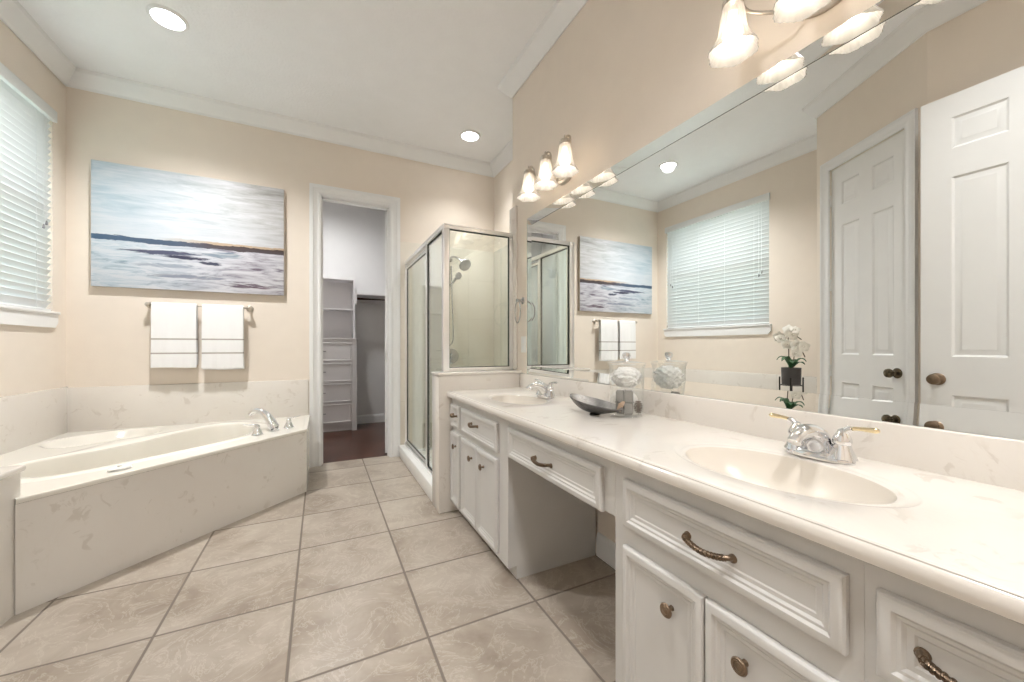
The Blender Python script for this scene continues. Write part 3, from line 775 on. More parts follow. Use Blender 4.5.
# shower head, hand shower, valve
YW = YB-.012
sh = thing('overhead_shower', 'round chrome shower head on a wall arm behind the shower glass', 'shower head', (1.22, YW, 2.0))
bm = BM(); lathe(bm, [(.001, 0), (.028, 0), (.026, .006), (.012, .012)], (1.22, YW, 2.0), (0, -1, 0), 20)
tube(bm, [(1.22, YW-.005, 2.0), (1.22, YW-.07, 2.015), (1.25, YW-.15, 1.990), (1.298, YW-.205, 1.930)], .010, 12, 6); obj('arm', bm, 'satin', sh)
hd = Vector((.15, -.70, -.55)).normalized()
bm = BM(); lathe(bm, [(.001, -.03), (.016, -.028), (.018, -.012), (.035, .0), (.060, .012), (.064, .020), (.062, .026)], (1.300, YW-.215, 1.920), hd, 36); obj('head', bm, 'satin', sh)
bm = BM(); lathe(bm, [(.062, .026), (.058, .028), (.001, .028)], (1.300, YW-.215, 1.920), hd, 36); obj('spray_face', bm, 'grey_spray', sh)
hs = thing('hand_shower', 'chrome hand shower hanging with its hose below the shower head', 'hand shower', (1.20, YW-.16, 1.80))
bm = BM(); h0 = Vector((1.18, YW-.10, 1.70)); h1 = Vector((1.240, YW-.20, 1.800)); hh = Vector((.25, -.75, -.35)).normalized()
tube(bm, [h0, (h0+h1)/2, h1], [.011, .013, .014], 14, 4); lathe(bm, [(.001, -.018), (.018, -.014), (.034, 0), (.037, .010), (.035, .014)], h1, hh, 30); obj('wand', bm, 'satin', hs)
bm = BM(); lathe(bm, [(.035, .014), (.001, .016)], h1, hh, 30); obj('spray_face', bm, 'grey_spray', hs)
bm = BM(); tube(bm, [h0, (1.165, YW-.085, 1.55), (1.15, YW-.08, 1.30), (1.16, YW-.07, 1.13), (1.20, YW-.055, 1.10), (1.24, YW-.04, 1.18), (1.235, YW-.03, 1.5), (1.225, YW-.02, 1.93)], .0065, 10, 8); obj('hose', bm, 'satin', hs)
sv = thing('shower_valve', 'round chrome shower valve with a lever on the shower wall', 'valve', (1.235, YW, .985))
bm = BM(); lathe(bm, [(.001, 0), (.078, 0), (.078, .004), (.066, .010), (.040, .013), (.030, .016), (.029, .040), (.022, .046), (.001, .047)], (1.235, YW, .985), (0, -1, 0), 36); obj('escutcheon', bm, 'satin', sv)
bm = BM(); tube(bm, [(1.235, YW-.040, .985), (1.215, YW-.052, .955), (1.20, YW-.055, .925)], [.010, .009, .007], 12, 5); obj('lever', bm, 'satin', sv)

# ------------------------------------------------------------------ vanity
FX, TZ, BZ = .777, .757, .795        # cabinet face, top of cabinets, counter top
PXF = FX-.0005
def bow_pull(parent, y, z, half=.055, mat='bronze', x=PXF-.0075):
    bm = BM(); pts = [(x, y+half, z+.001), (x-.016, y+half*.93, z+.003), (x-.024, y+half*.6, z-.001), (x-.027, y, z-.005), (x-.024, y-half*.6, z-.001), (x-.016, y-half*.93, z+.003), (x, y-half, z+.001)]
    tube(bm, pts, [.0072, .0056, .0050, .0062, .0050, .0056, .0072], 10, 6)
    for s in (-1, 1): lathe(bm, [(.0095, 0), (.009, .003), (.005, .006), (.001, .007)], (x, y+s*half, z), (-1, 0, 0), 14)
    cpts = catmull(pts, 20); m0 = len(cpts)//2     # rope-like turns of the grip
    for k in range(-7, 8):
        p_ = cpts[m0+k*5]; tg_ = (cpts[m0+k*5+1]-cpts[m0+k*5-1]).normalized()
        tube(bm, circle_pts(p_, .0062, tg_+Vector((0, 0, .55)), 12), .0016, 6, 0, closed=True)
    return obj('handle', bm, mat, parent)
def round_knob(parent, y, z, x=PXF-.0075):
    bm = BM(); lathe(bm, [(.007, 0), (.006, .004), (.0052, .011), (.010, .015), (.0165, .018), (.0172, .021), (.0150, .024), (.0125, .0235), (.0105, .0245), (.0085, .0235), (.0055, .026), (.001, .027)], (x, y, z), (-1, 0, 0), 26)
    return obj('knob', bm, 'bronze', parent)
def front(name, parent, y0, y1, z0, z1):
    bm = BM(); ring_panel(bm, (PXF, y1, z0), (0, -1, 0), (0, 0, 1), (-1, 0, 0), y1-y0, z1-z0, CAB_RINGS); return obj(name, bm, 'cabinet', parent, 25)
def carcass(parent, y0, y1, toe_ends=True):
    bm = BM(); xb_ = XR-.016      # open-topped box: the sink bowl hangs inside it
    box(bm, FX, FX+.020, y0, y1, .062, TZ); box(bm, FX+.020, xb_, y0, y0+.018, .062, TZ); box(bm, FX+.020, xb_, y1-.018, y1, .062, TZ)
    box(bm, xb_-.008, xb_, y0+.018, y1-.018, .062, TZ); box(bm, FX+.020, xb_-.008, y0+.018, y1-.018, .062, .080)
    box(bm, FX+.045, xb_, y0+.0015, y1-.0015, 0, .062)
    return obj('body', bm, 'cabinet', parent)
cf = thing('vanity_cabinet', 'white vanity cabinet under the far sink beside the knee wall', 'cabinet', (FX, 2.02, 0))
carcass(cf, 1.60, 2.4395)
d = front('drawer', cf, 2.262, 2.432, .572, .716); bow_pull(d, 2.345, .650, .042)
d = front('drawer', cf, 1.700, 2.225, .572, .716); bow_pull(d, 2.010, .650, .045)
d = front('door', cf, 2.262, 2.432, .085, .540); round_knob(d, 2.345, .455)
d = front('door', cf, 1.967, 2.225, .085, .540); round_knob(d, 2.055, .455)
d = front('door', cf, 1.700, 1.962, .085, .540); round_knob(d, 1.880, .455)
kd = thing('vanity_drawer_unit', 'white apron with one wide drawer over the open knee space', 'drawer unit', (FX, 1.24, .585))
bm = BM(); box(bm, FX, FX+.45, .8785, 1.5985, .588, TZ, .0015, 1); obj('body', bm, 'cabinet', kd)
d = front('drawer', kd, .925, 1.575, .586, .722); bow_pull(d, 1.275, .645, .058)
cn = thing('vanity_cabinet', 'white vanity cabinet under the near sink with two doors', 'cabinet', (FX, .59, 0))
carcass(cn, .2988, .877)
d = front('drawer', cn, .318, .832, .585, .716); bow_pull(d, .567, .648, .055)
d = front('door', cn, .577, .832, .085, .530); round_knob(d, .668, .450)
d = front('door', cn, .318, .573, .085, .530); round_knob(d, .486, .450)
cs = thing('vanity_drawer_cabinet', 'white vanity drawer cabinet at the near right edge', 'cabinet', (FX, .0, 0))
carcass(cs, -.32, .2985)
for z0, z1 in ((.585, .716), (.345, .565), (.085, .325)):
    d = front('drawer', cs, -.26, .280, z0, z1)
    bow_pull(d, .175 if z0 > .5 else .01, (z0+z1)/2, .055)
# countertop with two integrated oval bowls
CX0, CX1 = .742, XR-.001; CY0, CY1 = -.33, 2.4495
SINKS = [(.995, .560, .148, .222), (1.005, 1.935, .140, .205)]
ct = thing('vanity_countertop', 'long cream marble vanity countertop with two oval sinks', 'countertop', (CX0, 1.06, TZ))
def cell(bm, x0, x1, y0, y1, sk):
    cx, cy, ra, rb = sk; n = 96
    an = [2*PI*i/n for i in range(n)]
    for (x, y) in ((x0, y0), (x1, y0), (x1, y1), (x0, y1)):
        a = math.atan2(y-cy, x-cx) % (2*PI); j = min(range(n), key=lambda k: abs(an[k]-a)); an[j] = a
    an.sort(); rect = [(x0, y0), (x1, y0), (x1, y1), (x0, y1)]; rows = []
    rows.append([(lambda r: bm.verts.new((cx+math.cos(a)*r, cy+math.sin(a)*r, BZ)))(ray_poly(Vector((cx, cy)), a, rect)) for a in an])
    def er(a, s):  # ellipse radius at polar angle a
        return s/math.sqrt((math.cos(a)/ra)**2+(math.sin(a)/rb)**2)
    for s, z in ((1.17, 0), (1.15, -.0012), (1.13, -.0032), (1.06, -.0042), (1.03, -.0046), (1.0, -.0075)):
        rows.append([bm.verts.new((cx+math.cos(a)*er(a, s), cy+math.sin(a)*er(a, s), BZ+z)) for a in an])
    for A, B in zip(rows, rows[1:]):
        for i in range(n): j = (i+1) % n; bm.faces.new((A[i], A[j], B[j], B[i]))
    return an, er
bm = BM(); xa, xb = CX0+.012, XR-.0215
ys = [CY0, .20, .92, 1.62, 2.25, CY1]
def quad(y0, y1): bm.faces.new([bm.verts.new(p) for p in ((xa, y0, BZ), (xb, y0, BZ), (xb, y1, BZ), (xa, y1, BZ))])
quad(ys[0], ys[1]); info1 = cell(bm, xa, xb, ys[1], ys[2], SINKS[0]); quad(ys[2], ys[3]); info2 = cell(bm, xa, xb, ys[3], ys[4], SINKS[1]); quad(ys[4], ys[5])
obj('top_slab', bm, 'marble', ct, 60)
bm = BM(); pr = [(xa, BZ), (xa-.004, BZ-.0005), (xa-.0065, BZ-.003), (xa-.0065, BZ-.0055), (xa-.0095, BZ-.008), (xa-.012, BZ-.013), (xa-.0125, BZ-.024), (xa-.010, BZ-.034), (xa-.003, BZ-.038), (xa+.02, BZ-.038), (xa+.02, BZ-.002)]
R0 = [bm.verts.new((x, CY0, z)) for x, z in pr]; R1 = [bm.verts.new((x, CY1, z)) for x, z in pr]
for i in range(len(pr)): j = (i+1) % len(pr); bm.faces.new((R0[i], R0[j], R1[j], R1[i]))
bm.faces.new(R0); bm.faces.new(R1[::-1]); obj('front_edge', bm, 'marble', ct, 28)
bm = BM(); box(bm, XR-.0215, XR-.001, CY0, CY1, BZ-.03, .897, .004, 3); obj('backsplash', bm, 'marble', ct)
for (an, er), (cx, cy, ra, rb) in zip((info1, info2), SINKS):
    bm = BM(); rows = []; n = len(an)
    for s, z in ((1.0, -.0075), (.988, -.0125), (.968, -.021), (.94, -.034), (.88, -.054), (.78, -.079), (.62, -.108), (.42, -.132), (.2, -.147), (.085, -.151)):
        rows.append([bm.verts.new((cx+math.cos(a)*er(a, s), cy+math.sin(a)*er(a, s), BZ+z)) for a in an])
    for A, B in zip(rows, rows[1:]):
        for i in range(n): j = (i+1) % n; bm.faces.new((A[i], A[j], B[j], B[i]))
    sb = obj('sink_basin', bm, 'basin', ct, 60)
    bm = BM(); lathe(bm, [(.022, 0), (.022, .003), (.017, .004), (.015, .001), (.001, .001)], (cx, cy, BZ-.1515), seg=24); obj('drain', bm, 'chrome', sb)

# faucets
def basin_faucet(x, y, label, lever_mat):
    f_ = thing('basin_faucet', label, 'faucet', (x, y, BZ), 'vanity faucets')
    z = BZ
    bm = BM(); rows = []
    for s, zz in ((1.0, 0), (1.0, .006), (.93, .014), (.80, .020)):
        rows.append([bm.verts.new((x+.030*s*math.cos(t_)*(1 if abs(math.cos(t_)) < .98 else 1), y+(.079 if s > .9 else .074)*math.copysign(abs(math.sin(t_))**.7, math.sin(t_))*(.6+.4*s), z+zz)) for t_ in [2*PI*i/36 for i in range(36)]])
    for A, B in zip(rows, rows[1:]):
        for i in range(36): bm.faces.new((A[i], A[(i+1) % 36], B[(i+1) % 36], B[i]))
    bm.faces.new(rows[-1]); obj('base_plate', bm, 'chrome', f_)
    bm = BM()
    tube(bm, [(x+.022, y, z+.004), (x+.004, y, z+.034), (x-.026, y, z+.060), (x-.062, y, z+.072), (x-.096, y, z+.066), (x-.112, y, z+.056)], [.034, .034, .029, .022, .0165, .0150], 22, 7, squash=(1.0, 1.0))
    sp = obj('spout', bm, 'chrome', f_)
    bm = BM(); lathe(bm, [(.0125, 0), (.0155, .001), (.0155, .010), (.012, .012), (.001, .012)], (x-.108, y, z+.060), (-.62, 0, -.78), 20); obj('aerator', bm, 'chrome', sp)
    bm = BM(); tube(bm, [(x+.030, y, z+.018), (x+.030, y, z+.060)], .0028, 8, 0); lathe(bm, [(.001, .0), (.006, .002), (.0065, .007), (.003, .011), (.001, .012)], (x+.030, y, z+.058), seg=14); obj('lift_rod', bm, lever_mat, f_)
    for s in (-1, 1):
        yy = y+s*.052; hb_ = (x, yy, z+.012)
        bm = BM(); lathe(bm, [(.030, 0), (.027, .008), (.021, .022), (.0185, .030), (.0165, .034), (.0195, .038), (.0205, .044), (.0185, .052), (.0145, .060), (.011, .066), (.0085, .072), (.001, .075)], hb_, seg=26)
        tube(bm, [(x, yy, z+.070), (x, yy+s*.008, z+.083), (x, yy+s*.020, z+.090)], [.0095, .0085, .0070], 14, 6)
        h_ = obj('handle', bm, 'chrome', f_)
        bm = BM(); tube(bm, [(x, yy+s*.018, z+.0893), (x, yy+s*.034, z+.0915), (x, yy+s*.054, z+.0925), (x, yy+s*.066, z+.093), (x, yy+s*.073, z+.0932)], [.0046, .0050, .0062, .0068, .0035], 14, 4)
        obj('lever', bm, lever_mat, h_)
    return f_
basin_faucet(1.185, .552, 'chrome two-handle faucet with brass lever tips at the near sink', 'brass')
basin_faucet(1.165, 1.905, 'all-chrome two-handle faucet behind the far sink', 'chrome')

# ------------------------------------------------------------------ mirror
mr = thing('wall_mirror', 'long wide mirror covering the wall above the vanity counter', 'mirror', (XR, 1.0, .9))
my0, my1, mz0, mz1 = -.33, 2.352, .898, 1.978; bw = .054; xo, xi = XR-.0105, XR-.0065
bm = BM(); box(bm, XR-.005, XR-.001, my0, my1, mz0, mz1); obj('backing', bm, 'gasket', mr)
g = .0001
bm = BM(); box(bm, xi, XR-.0052, my0+bw+g, my1-bw-g, mz0+bw+g, mz1-bw-.0026); obj('glass', bm, 'mirror', mr, 10)
def strip(pts_in, pts_out):
    bm = BM(); a = [bm.verts.new((xi, *p)) for p in pts_in]; b = [bm.verts.new((xo, *p)) for p in pts_out]; c = [bm.verts.new((XR-.005, *p)) for p in pts_out]; e = [bm.verts.new((XR-.005, *p)) for p in pts_in]
    bm.faces.new((a[0], a[1], b[1], b[0])); bm.faces.new((b[0], b[1], c[1], c[0])); bm.faces.new((a[1], a[0], e[0], e[1])); bm.faces.new((a[0], b[0], c[0], e[0])); bm.faces.new((b[1], a[1], e[1], c[1])); bm.faces.new((e[0], c[0], c[1], e[1]))
    obj('bevel_strip', bm, 'mirror', mr, 1)
strip([(my0+bw, mz1-bw), (my1-bw, mz1-bw)], [(my0, mz1), (my1, mz1)])
strip([(my1-bw, mz0+bw), (my0+bw, mz0+bw)], [(my1, mz0), (my0, mz0)])
strip([(my1-bw, mz1-bw), (my1-bw, mz0+bw)], [(my1, mz1), (my1, mz0)])
strip([(my0+bw, mz0+bw), (my0+bw, mz1-bw)], [(my0, mz0), (my0, mz1)])
bm = BM(); box(bm, XR-.0108, XR-.001, my1, my1+.0025, mz0, mz1); obj('edge', bm, 'mirror_edge', mr)

# ------------------------------------------------------------------ vanity lights
def vanity_light(yc, label):
    z = 2.105
    v = thing('vanity_light', label, 'wall light', (XR, yc, z), 'vanity lights above the mirror')
    bm = BM(); rows = []
    for s, x in ((1.0, 0), (1.0, .008), (.90, .014), (.86, .020), (.66, .024), (.60, .030), (.2, .034)):
        rows.append([bm.verts.new((XR-x, yc+.085*s*math.cos(t_), z+.055*s*math.sin(t_))) for t_ in [2*PI*i/36 for i in range(36)]])
    for A, B in zip(rows, rows[1:]):
        for i in range(36): bm.faces.new((A[i], A[(i+1) % 36], B[(i+1) % 36], B[i]))
    bm.faces.new(rows[-1]); obj('backplate', bm, 'nickel', v)
    for k in (-1, 0, 1):
        y = yc+k*.198; x = 1.16; top = 2.160
        bm = BM()
        tube(bm, [(XR-.025, yc+k*.03, z), (XR-.06, yc+k*.09, z-.012), (1.20, yc+k*.17, z+.030), (1.195, y, z+.095), (1.175, y, top+.050), (x, y, top+.028)], .0055, 10, 7)
        obj('arm', bm, 'nickel', v)
        bm = BM(); lathe(bm, [(.001, .052), (.004, .050), (.0065, .044), (.004, .038), (.005, .034), (.012, .030), (.026, .022), (.030, .012), (.027, .008), (.031, .002), (.029, -.004)], (x, y, top), seg=26); cap_ = obj('cap', bm, 'nickel', v)
        bm = BM(); rib = lambda a, h_: 1+.018*math.cos(a*24)*(1 if h_ < -.01 else .3)+(.055*math.cos(a*6)*max(0, (-h_-.105)/.045) if h_ < -.105 else 0)
        lathe(bm, [(.026, 0), (.030, -.008), (.034, -.030), (.037, -.060), (.041, -.085), (.049, -.108), (.060, -.128), (.070, -.146), (.068, -.147), (.058, -.129), (.047, -.109), (.039, -.085), (.035, -.060), (.032, -.030), (.026, -.006)], (x, y, top), seg=96, rmod=rib)
        obj('shade', bm, 'shade', v, 60)
        bm = BM(); lathe(bm, [(.001, -.118), (.014, -.115), (.025, -.103), (.029, -.088), (.025, -.070), (.016, -.052), (.013, -.036), (.012, -.022)], (x, y, top), seg=24); obj('bulb', bm, 'bulb', v)
    return v
vanity_light(1.898, 'three-shade nickel vanity light above the far end of the mirror')
vanity_light(.575, 'three-shade nickel vanity light above the near end of the mirror')

# ------------------------------------------------------------------ recessed ceiling lights
def downlight(x, y, label, group=None):
    d_ = thing('ceiling_light', label, 'ceiling light', (x, y, CZ), 'recessed ceiling lights')
    bm = BM(); lathe(bm, [(.078, -.004), (.080, -.012), (.094, -.010), (.099, -.003), (.099, .0005)], (x, y, CZ), seg=44); obj('trim_ring', bm, 'trim', d_)
    bm = BM(); lathe(bm, [(.078, -.004), (.05, -.008), (.001, -.009)], (x, y, CZ), seg=44); obj('lens', bm, 'can_lens', d_)
    return d_
def can_lamp(d_, watts, cone=118):
    l_ = bpy.data.lights.new('lamp', 'SPOT'); l_.energy = watts; l_.color = CAN_COL[:3]; l_.spot_size = math.radians(cone); l_.spot_blend = 1.0; l_.shadow_soft_size = .07
    o_ = bpy.data.objects.new('lamp', l_); C.objects.link(o_); o_.parent = d_; o_.location = (0, 0, -.012); return o_
dl0 = downlight(-.825, 3.01, 'lit recessed ceiling light above the bathtub')
def dcopy(x, y, label):
    r = dup(dl0, (x+.825, y-3.01, 0), label); return r
dls = [dcopy(1.262, 3.42, 'lit recessed ceiling light above the shower'),
       dcopy(.15, .55, 'added fill light in the ceiling near the entry door, out of view'),  # added out of view to brighten the near end of the room
       dcopy(.30, -.55, 'added fill light in the ceiling behind the camera, out of view'),  # added behind the camera as fill, never in view
       dcopy(.05, 4.95, 'added unseen ceiling light that brightens the closet')]  # unseen lamp added so the closet is not dark
for d_, w_, c_ in zip([dl0]+dls, (1.5, .45, .58, 1.0, .64), (136, 112, 128, 130, 165)): can_lamp(d_, CAN_WATTS*w_, c_)

# ------------------------------------------------------------------ towel ring and outlet
tr = thing('towel_ring', 'dark nickel towel ring on the wall between mirror and shower', 'towel ring', (XR, 2.43, 1.415))
bm = BM(); lathe(bm, [(.001, 0), (.024, 0), (.025, .006), (.016, .012), (.010, .018), (.010, .040), (.014, .046), (.012, .054), (.001, .056)], (XR, 2.43, 1.415), (-1, 0, 0), 22); obj('post', bm, 'satin', tr)
bm = BM(); tube(bm, circle_pts((XR-.045, 2.43, 1.335), .080, (1, -.25, .0), 40), .0042, 10, 0, closed=True); obj('ring', bm, 'satin', tr)
op = thing('outlet_plate', 'white outlet plate on the wall below the towel ring', 'outlet', (XR, 2.42, 1.10))
bm = BM(); box(bm, XR-.006, XR, 2.385, 2.455, 1.045, 1.16, .002, 2); obj('plate', bm, 'white_pl', op)
for z in (1.08, 1.125):
    bm = BM(); box(bm, XR-.008, XR-.005, 2.405, 2.435, z-.014, z+.014, .001, 1); obj('socket', bm, 'trim', op)

# ------------------------------------------------------------------ things on the counter
jr = thing('glass_jar', 'clear glass jar with lid standing on the counter against the backsplash', 'jar', (1.168, 1.25, BZ))
jx, jy = 1.168, 1.25
bm = BM(); lathe(bm, [(.001, .004), (.058, .004), (.066, .000), (.068, .004), (.069, .014), (.072, .20), (.0755, .215), (.0745, .216), (.070, .205), (.067, .018), (.062, .012), (.001, .011)], (jx, jy, BZ), seg=48); obj('jar_body', bm, 'clear_glass', jr)
bm = BM(); lathe(bm, [(.077, .217), (.079, .220), (.078, .226), (.04, .231), (.001, .233)], (jx, jy, BZ), seg=40); lathe(bm, [(.077, .217), (.001, .218)], (jx, jy, BZ), seg=40); lid_ = obj('lid', bm, 'clear_glass', jr)
bm = BM(); lathe(bm, [(.011, .232), (.008, .239), (.014, .245), (.017, .255), (.015, .266), (.001, .269)], (jx, jy, BZ), seg=28); obj('lid_knob', bm, 'chrome', lid_)
bm = BM(); rnd = random.Random(3)
bmesh.ops.create_icosphere(bm, subdivisions=5, radius=1)
for v in bm.verts:
    q = v.co.copy(); k = 1+.09*math.sin(q.x*9+q.y*7)*math.cos(q.z*11)+.07*math.sin(q.y*23+q.z*19)*math.sin(q.x*21)+rnd.uniform(-.02, .02)
    v.co = Vector((jx+q.x*.059*k, jy+q.y*.060*k, BZ+.163+q.z*.043*k))
tag(obj('bath_pouf', bm, 'pouf', ang=80), 'fluffy white bath pouf inside the glass jar', 'bath pouf')
bm = BM(); bmesh.ops.create_icosphere(bm, subdivisions=4, radius=1)
for v in bm.verts:
    q = v.co.copy(); k = 1+.08*math.sin(q.x*9+q.y*11)*math.cos(q.z*9)+rnd.uniform(-.02, .02); v.co = Vector((jx+.024+q.x*.033*k, jy+.016+q.y*.045*k, BZ+.058+q.z*.043*k))
tag(obj('bath_pouf', bm, 'pouf', ang=80), 'smaller white pouf at the bottom back of the glass jar', 'bath pouf')
gb = thing('soap_bundle', 'grey soap blocks tied with black twine in the front of the jar', 'soap', (1.125, 1.225, BZ+.012))
ga = Vector((.60, -.80)); gnn = Vector((-.80, -.60))       # along / towards the viewer
gc = Vector((1.138, 1.230))
for k, (s, z0, z1) in enumerate(((-1, .0, .048), (-1, .050, .098), (1, .0, .048), (1, .050, .098))):
    bm = BM(); c_ = gc+ga*s*.0175; obox(bm, c_, ga, gnn, .0165, .014, BZ+.0125+z0, BZ+.0125+z1, .004); obj('soap_block', bm, 'soap', gb)
bm = BM(); z0, z1 = BZ+.012, BZ+.112
for s in (0,):
    P_ = [gc+gnn*.016, gc-gnn*.016]; tube(bm, [(P_[0].x, P_[0].y, z0+.001), (P_[0].x, P_[0].y, z1), (P_[1].x, P_[1].y, z1), (P_[1].x, P_[1].y, z0+.001)], .0014, 6, 0)
zm = BZ+.0615; cs_ = [gc+ga*.0355+gnn*.0155, gc-ga*.0355+gnn*.0155, gc-ga*.0355-gnn*.0155, gc+ga*.0355-gnn*.0155]
tube(bm, [(p_.x, p_.y, zm) for p_ in cs_], .0014, 6, 0, closed=True); obj('twine', bm, 'twine', gb)
bm = BM(); tc = gc+gnn*.0185
def TP(a_, z_, o_): q = tc+ga*a_+gnn*o_; return (q.x, q.y, z_)
tg_pts = [(-.004, .066), (.006, .064), (.002, .050), (-.014, .018), (-.030, .024), (-.020, .054)]
va = [bm.verts.new(TP(a_, BZ+.002+z_, 0)) for a_, z_ in tg_pts]; vb = [bm.verts.new(TP(a_, BZ+.002+z_, .0012)) for a_, z_ in tg_pts]
bm.faces.new(va); bm.faces.new(vb[::-1])
for i in range(6): bm.faces.new((va[i], va[(i+1) % 6], vb[(i+1) % 6], vb[i]))
obj('paper_tag', bm, 'tag', gb)
bm = BM(); bmesh.ops.create_icosphere(bm, subdivisions=3, radius=.008)
pcx = Vector((1.193, 1.208, BZ+.012))
for v in bm.verts: v.co = Vector((v.co.x, v.co.y, v.co.z*3.2))+pcx+Vector((0, 0, .026))
for lay in range(7):
    zz = .006+lay*.0075; rr = .013*math.sin(PI*(lay+1.2)/8.4)+.002
    for k in range(7):
        a_ = 2*PI*(k+lay*.5)/7; c_ = pcx+Vector((math.cos(a_)*rr, math.sin(a_)*rr, zz))
        r_ = bmesh.ops.create_icosphere(bm, subdivisions=1, radius=.005)
        for v in r_['verts']: v.co = Vector((v.co.x, v.co.y, v.co.z*.55))+c_
tag(obj('pine_cone', bm, 'cone'), 'dark brown pine cone in the jar beside the soap', 'pine cone')
# leaf-shaped dish
ds = thing('leaf_dish', 'black and silver leaf-shaped metal dish beside the glass jar', 'dish', (1.04, 1.33, BZ))
pa = Vector((1.045, 1.480)); pb = Vector((1.085, 1.185)); ax = (pb-pa); dl_ = ax.length; ax.normalize(); sdv = Vector((ax.y, -ax.x))
def dish_pt(u, w, dz=0, sc=1.0):
    # u -1..1 along, w -1..1 across
    half = .066*(max(0, 1-abs(u)**2.2))**.62*sc; c_ = pa+ax*dl_*(u+1)/2
    rim = .045-.015*u+.006*max(0, -u)**3
    zz = BZ+.006+dz+rim*(abs(w)**2.4*(1-abs(u)**2.2)+abs(u)**2.2)
    q = c_+sdv*half*w; return Vector((q.x, q.y, zz))
def dish_surf(bm, dz, sc):
    g_ = [[bm.verts.new(dish_pt(-1+2*i/40*.9999, -1+2*j/16, dz, sc)) for j in range(17)] for i in range(41)]
    for i in range(40):
        for j in range(16): bm.faces.new((g_[i][j], g_[i+1][j], g_[i+1][j+1], g_[i][j+1]))
    return g_
bm = BM(); g1 = dish_surf(bm, 0, 1); g2 = dish_surf(bm, .003, .95)
for i in range(40):
    for j in (0, 16): bm.faces.new((g1[i][j], g1[i+1][j], g2[i+1][j], g2[i][j]))
do = obj('bowl', bm, ['dishm', 'dish_in'], ds, 70)
for k, f_ in enumerate(do.data.polygons):
    if 640 <= k < 1280: f_.material_index = 1
bm = BM()
c_ = pa+ax*dl_*.50; lathe(bm, [(.001, 0), (.024, 0), (.022, .003), (.018, .0075), (.001, .0075)], (c_.x, c_.y, BZ), seg=24); obj('foot', bm, 'dishm', ds)

# ------------------------------------------------------------------ orchid on its stand (seen in the mirror)
ox, oy, oz = -1.36, 2.06, .597
st = thing('plant_stand', 'black metal plant stand with four legs on the tub ledge', 'plant stand', (ox, oy, oz))
for k in range(4):
    a_ = PI/4+.35+k*PI/2; x, y = ox+.089*math.cos(a_), oy+.089*math.sin(a_)
    bm = BM(); box(bm, x-.005, x+.005, y-.005, y+.005, oz, oz+.205, .001, 1); obj('leg', bm, 'blackm', st)
bm = BM(); tube(bm, circle_pts((ox, oy, oz+.130), .084, (0, 0, 1), 36), .004, 8, 0, closed=True)
for k in range(2):
    a_ = PI/4+.35+k*PI/2; tube(bm, [(ox-.086*math.cos(a_), oy-.086*math.sin(a_), oz+.126), (ox+.086*math.cos(a_), oy+.086*math.sin(a_), oz+.126)], .004, 8, 0)
obj('ring_support', bm, 'blackm', st)
orc = thing('potted_orchid', 'white orchid with two stems in a dark ribbed pot on the stand', 'potted plant', (ox, oy, oz+.132))
bm = BM(); pz = oz+.134
lathe(bm, [(.001, 0), (.070, 0), (.075, .006), (.078, .15), (.079, .158), (.073, .158), (.071, .145), (.001, .143)], (ox, oy, pz), seg=72, rmod=lambda a, h_: 1+(.012*math.cos(a*36) if .01 < h_ < .15 else 0)); obj('pot', bm, 'pot', orc)
rn = random.Random(5)
for k in range(7):
    a_ = k*2*PI/7+.3; Ln = rn.uniform(.07, .125); up = rn.uniform(.05, .10)
    bm = BM(); rows = []
    for i in range(11):
        t_ = i/10; r = Ln*t_; z = pz+.145+up*math.sin(t_*PI*.75)*1.2; w = .026*math.sin(PI*min(1, t_*.95+.05))**.7
        c_ = Vector((ox+math.cos(a_)*r, oy+math.sin(a_)*r, z)); s_ = Vector((-math.sin(a_), math.cos(a_), 0))
        rows.append([bm.verts.new(c_+s_*w*q+Vector((0, 0, abs(q)*.006))) for q in (-1, 0, 1)])
    for A, B in zip(rows, rows[1:]):
        for j in range(2): bm.faces.new((A[j], A[j+1], B[j+1], B[j]))
    lf = obj('leaf', bm, 'leafm', orc, 80); m_ = lf.modifiers.new('thick', 'SOLIDIFY'); m_.thickness = .003
def flower(bm, c, n, r):
    n = Vector(n).normalized(); d_, u_, w_ = frame_from(n)
    for k in range(5):
        a_ = 2*PI*k/5+.3; dr = u_*math.cos(a_)+w_*math.sin(a_); sd_ = n.cross(dr); wd = .55 if k % 2 == 0 else .42
        rows = []
        for i in range(6):
            t_ = i/5; p_ = Vector(c)+dr*r*t_+n*(.10*r*math.sin(t_*PI)); ww = r*wd*math.sin(PI*(t_*.88+.07))
            rows.append([bm.verts.new(p_+sd_*ww*q-n*abs(q)*.06*r) for q in (-1, 0, 1)])
        for A, B in zip(rows, rows[1:]):
            for j in range(2): bm.faces.new((A[j], A[j+1], B[j+1], B[j]))
    r_ = bmesh.ops.create_icosphere(bm, subdivisions=2, radius=r*.16)
    for v in r_['verts']: v.co += Vector(c)+n*r*.12
view = Vector((1.0, -.55, .05))
stems = [([(ox-.02, oy+.03, pz+.14), (ox-.025, oy+.035, pz+.35), (ox-.01, oy+.03, pz+.44), (ox+.02, oy-.02, pz+.475), (ox+.03, oy-.10, pz+.42)], 8), ([(ox+.01, oy-.02, pz+.14), (ox+.01, oy-.03, pz+.26), (ox+.01, oy-.05, pz+.33), (ox+.03, oy-.10, pz+.32), (ox+.03, oy-.13, pz+.26)], 6)]
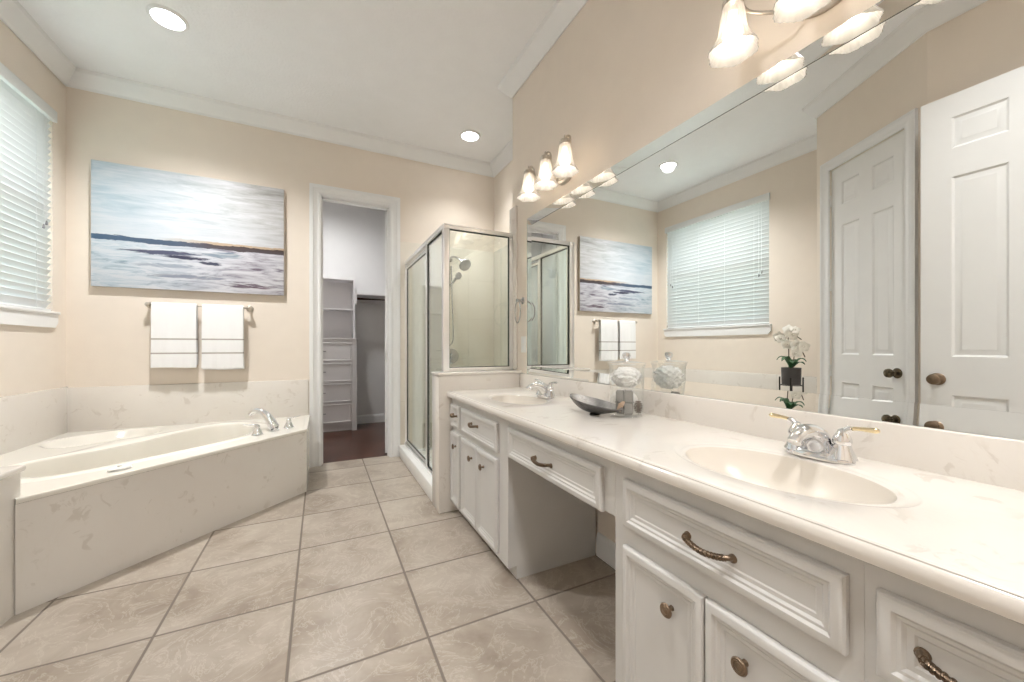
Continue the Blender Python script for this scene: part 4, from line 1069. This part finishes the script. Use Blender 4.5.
for pts, nf in stems:
    bm = BM(); tube(bm, pts, .004, 8, 8); stm = obj('stem', bm, 'stemm', orc)
    cp = catmull(pts, 10)
    for i in range(nf):
        p_ = cp[int(len(cp)*(.52+.47*i/nf))-1]+Vector((rn.uniform(-.02, .02), rn.uniform(-.02, .11), rn.uniform(-.01, .05)))
        bm = BM(); flower(bm, p_+Vector((.02, 0, 0)), view+Vector((rn.uniform(-.4, .4), rn.uniform(-.5, .5), rn.uniform(-.3, .4))), rn.uniform(.042, .054))
        obj('flower', bm, 'petal', stm, 80)

# ------------------------------------------------------------------ closet fittings
cc = thing('closet_drawer_tower', 'white closet tower with shelves above four drawers', 'closet unit', (.0, 5.6, 0))
tx0, tx1 = -.35, .425
bm = BM(); box(bm, tx0, tx1, 5.385, 5.80, .075, 1.175, .001, 1); box(bm, tx0, tx1-.05, 5.43, 5.80, 0, .075); box(bm, tx1-.06, tx1, 5.375, 5.80, 0, 1.175, .002, 1); obj('drawer_case', bm, 'closet_cab', cc)
bm = BM(); box(bm, tx0-.01, tx1+.02, 5.360, 5.80, 1.175, 1.195, .003, 2); obj('counter', bm, 'closet_cab', cc)
bm = BM(); box(bm, tx1-.035, tx1-.012, 5.50, 5.80, 1.195, 1.985); box(bm, tx0, tx0+.02, 5.50, 5.80, 1.195, 1.985); box(bm, tx0+.02, tx1-.035, 5.785, 5.80, 1.195, 1.985); obj('upright', bm, 'closet_cab', cc)
for z in (1.57, 1.965):
    bm = BM(); box(bm, tx0+.02, tx1-.035, 5.525, 5.785, z, z+.02); obj('shelf', bm, 'closet_cab', cc)
for k in range(4):
    z0 = .115+k*.262
    bm = BM(); ring_panel(bm, (tx0+.03, 5.3845, z0), (1, 0, 0), (0, 0, 1), (0, -1, 0), tx1-.065-tx0-.03, .238, [(0, 0), (0, .018), (.004, .021), (.014, .021), (.018, .012), (.022, .012)])
    d = obj('drawer', bm, 'closet_cab', cc)
    for xx in (.02,):
        bm = BM(); tube(bm, [(xx-.04, 5.372, z0+.125), (xx-.04, 5.352, z0+.125), (xx+.04, 5.352, z0+.125), (xx+.04, 5.372, z0+.125)], .005, 8, 0); obj('handle', bm, 'grey_spray', d)
cr = thing('closet_shelf', 'white closet shelf with a dark red hanging rod', 'shelf', (.9, 5.65, 1.72))
bm = BM(); box(bm, tx1-.011, 1.399, 5.47, 5.799, 1.775, 1.795); box(bm, tx1-.011, 1.399, 5.78, 5.799, 1.70, 1.775); obj('shelf_board', bm, 'closet_cab', cr)
bm = BM(); tube(bm, [(tx1-.010, 5.52, 1.725), (1.398, 5.52, 1.725)], .017, 14, 0); obj('hanging_rod', bm, 'wood', cr)
bm = BM(); box(bm, tx1-.010, tx1+.008, 5.48, 5.799, 1.66, 1.775); obj('bracket', bm, 'closet_cab', cr)
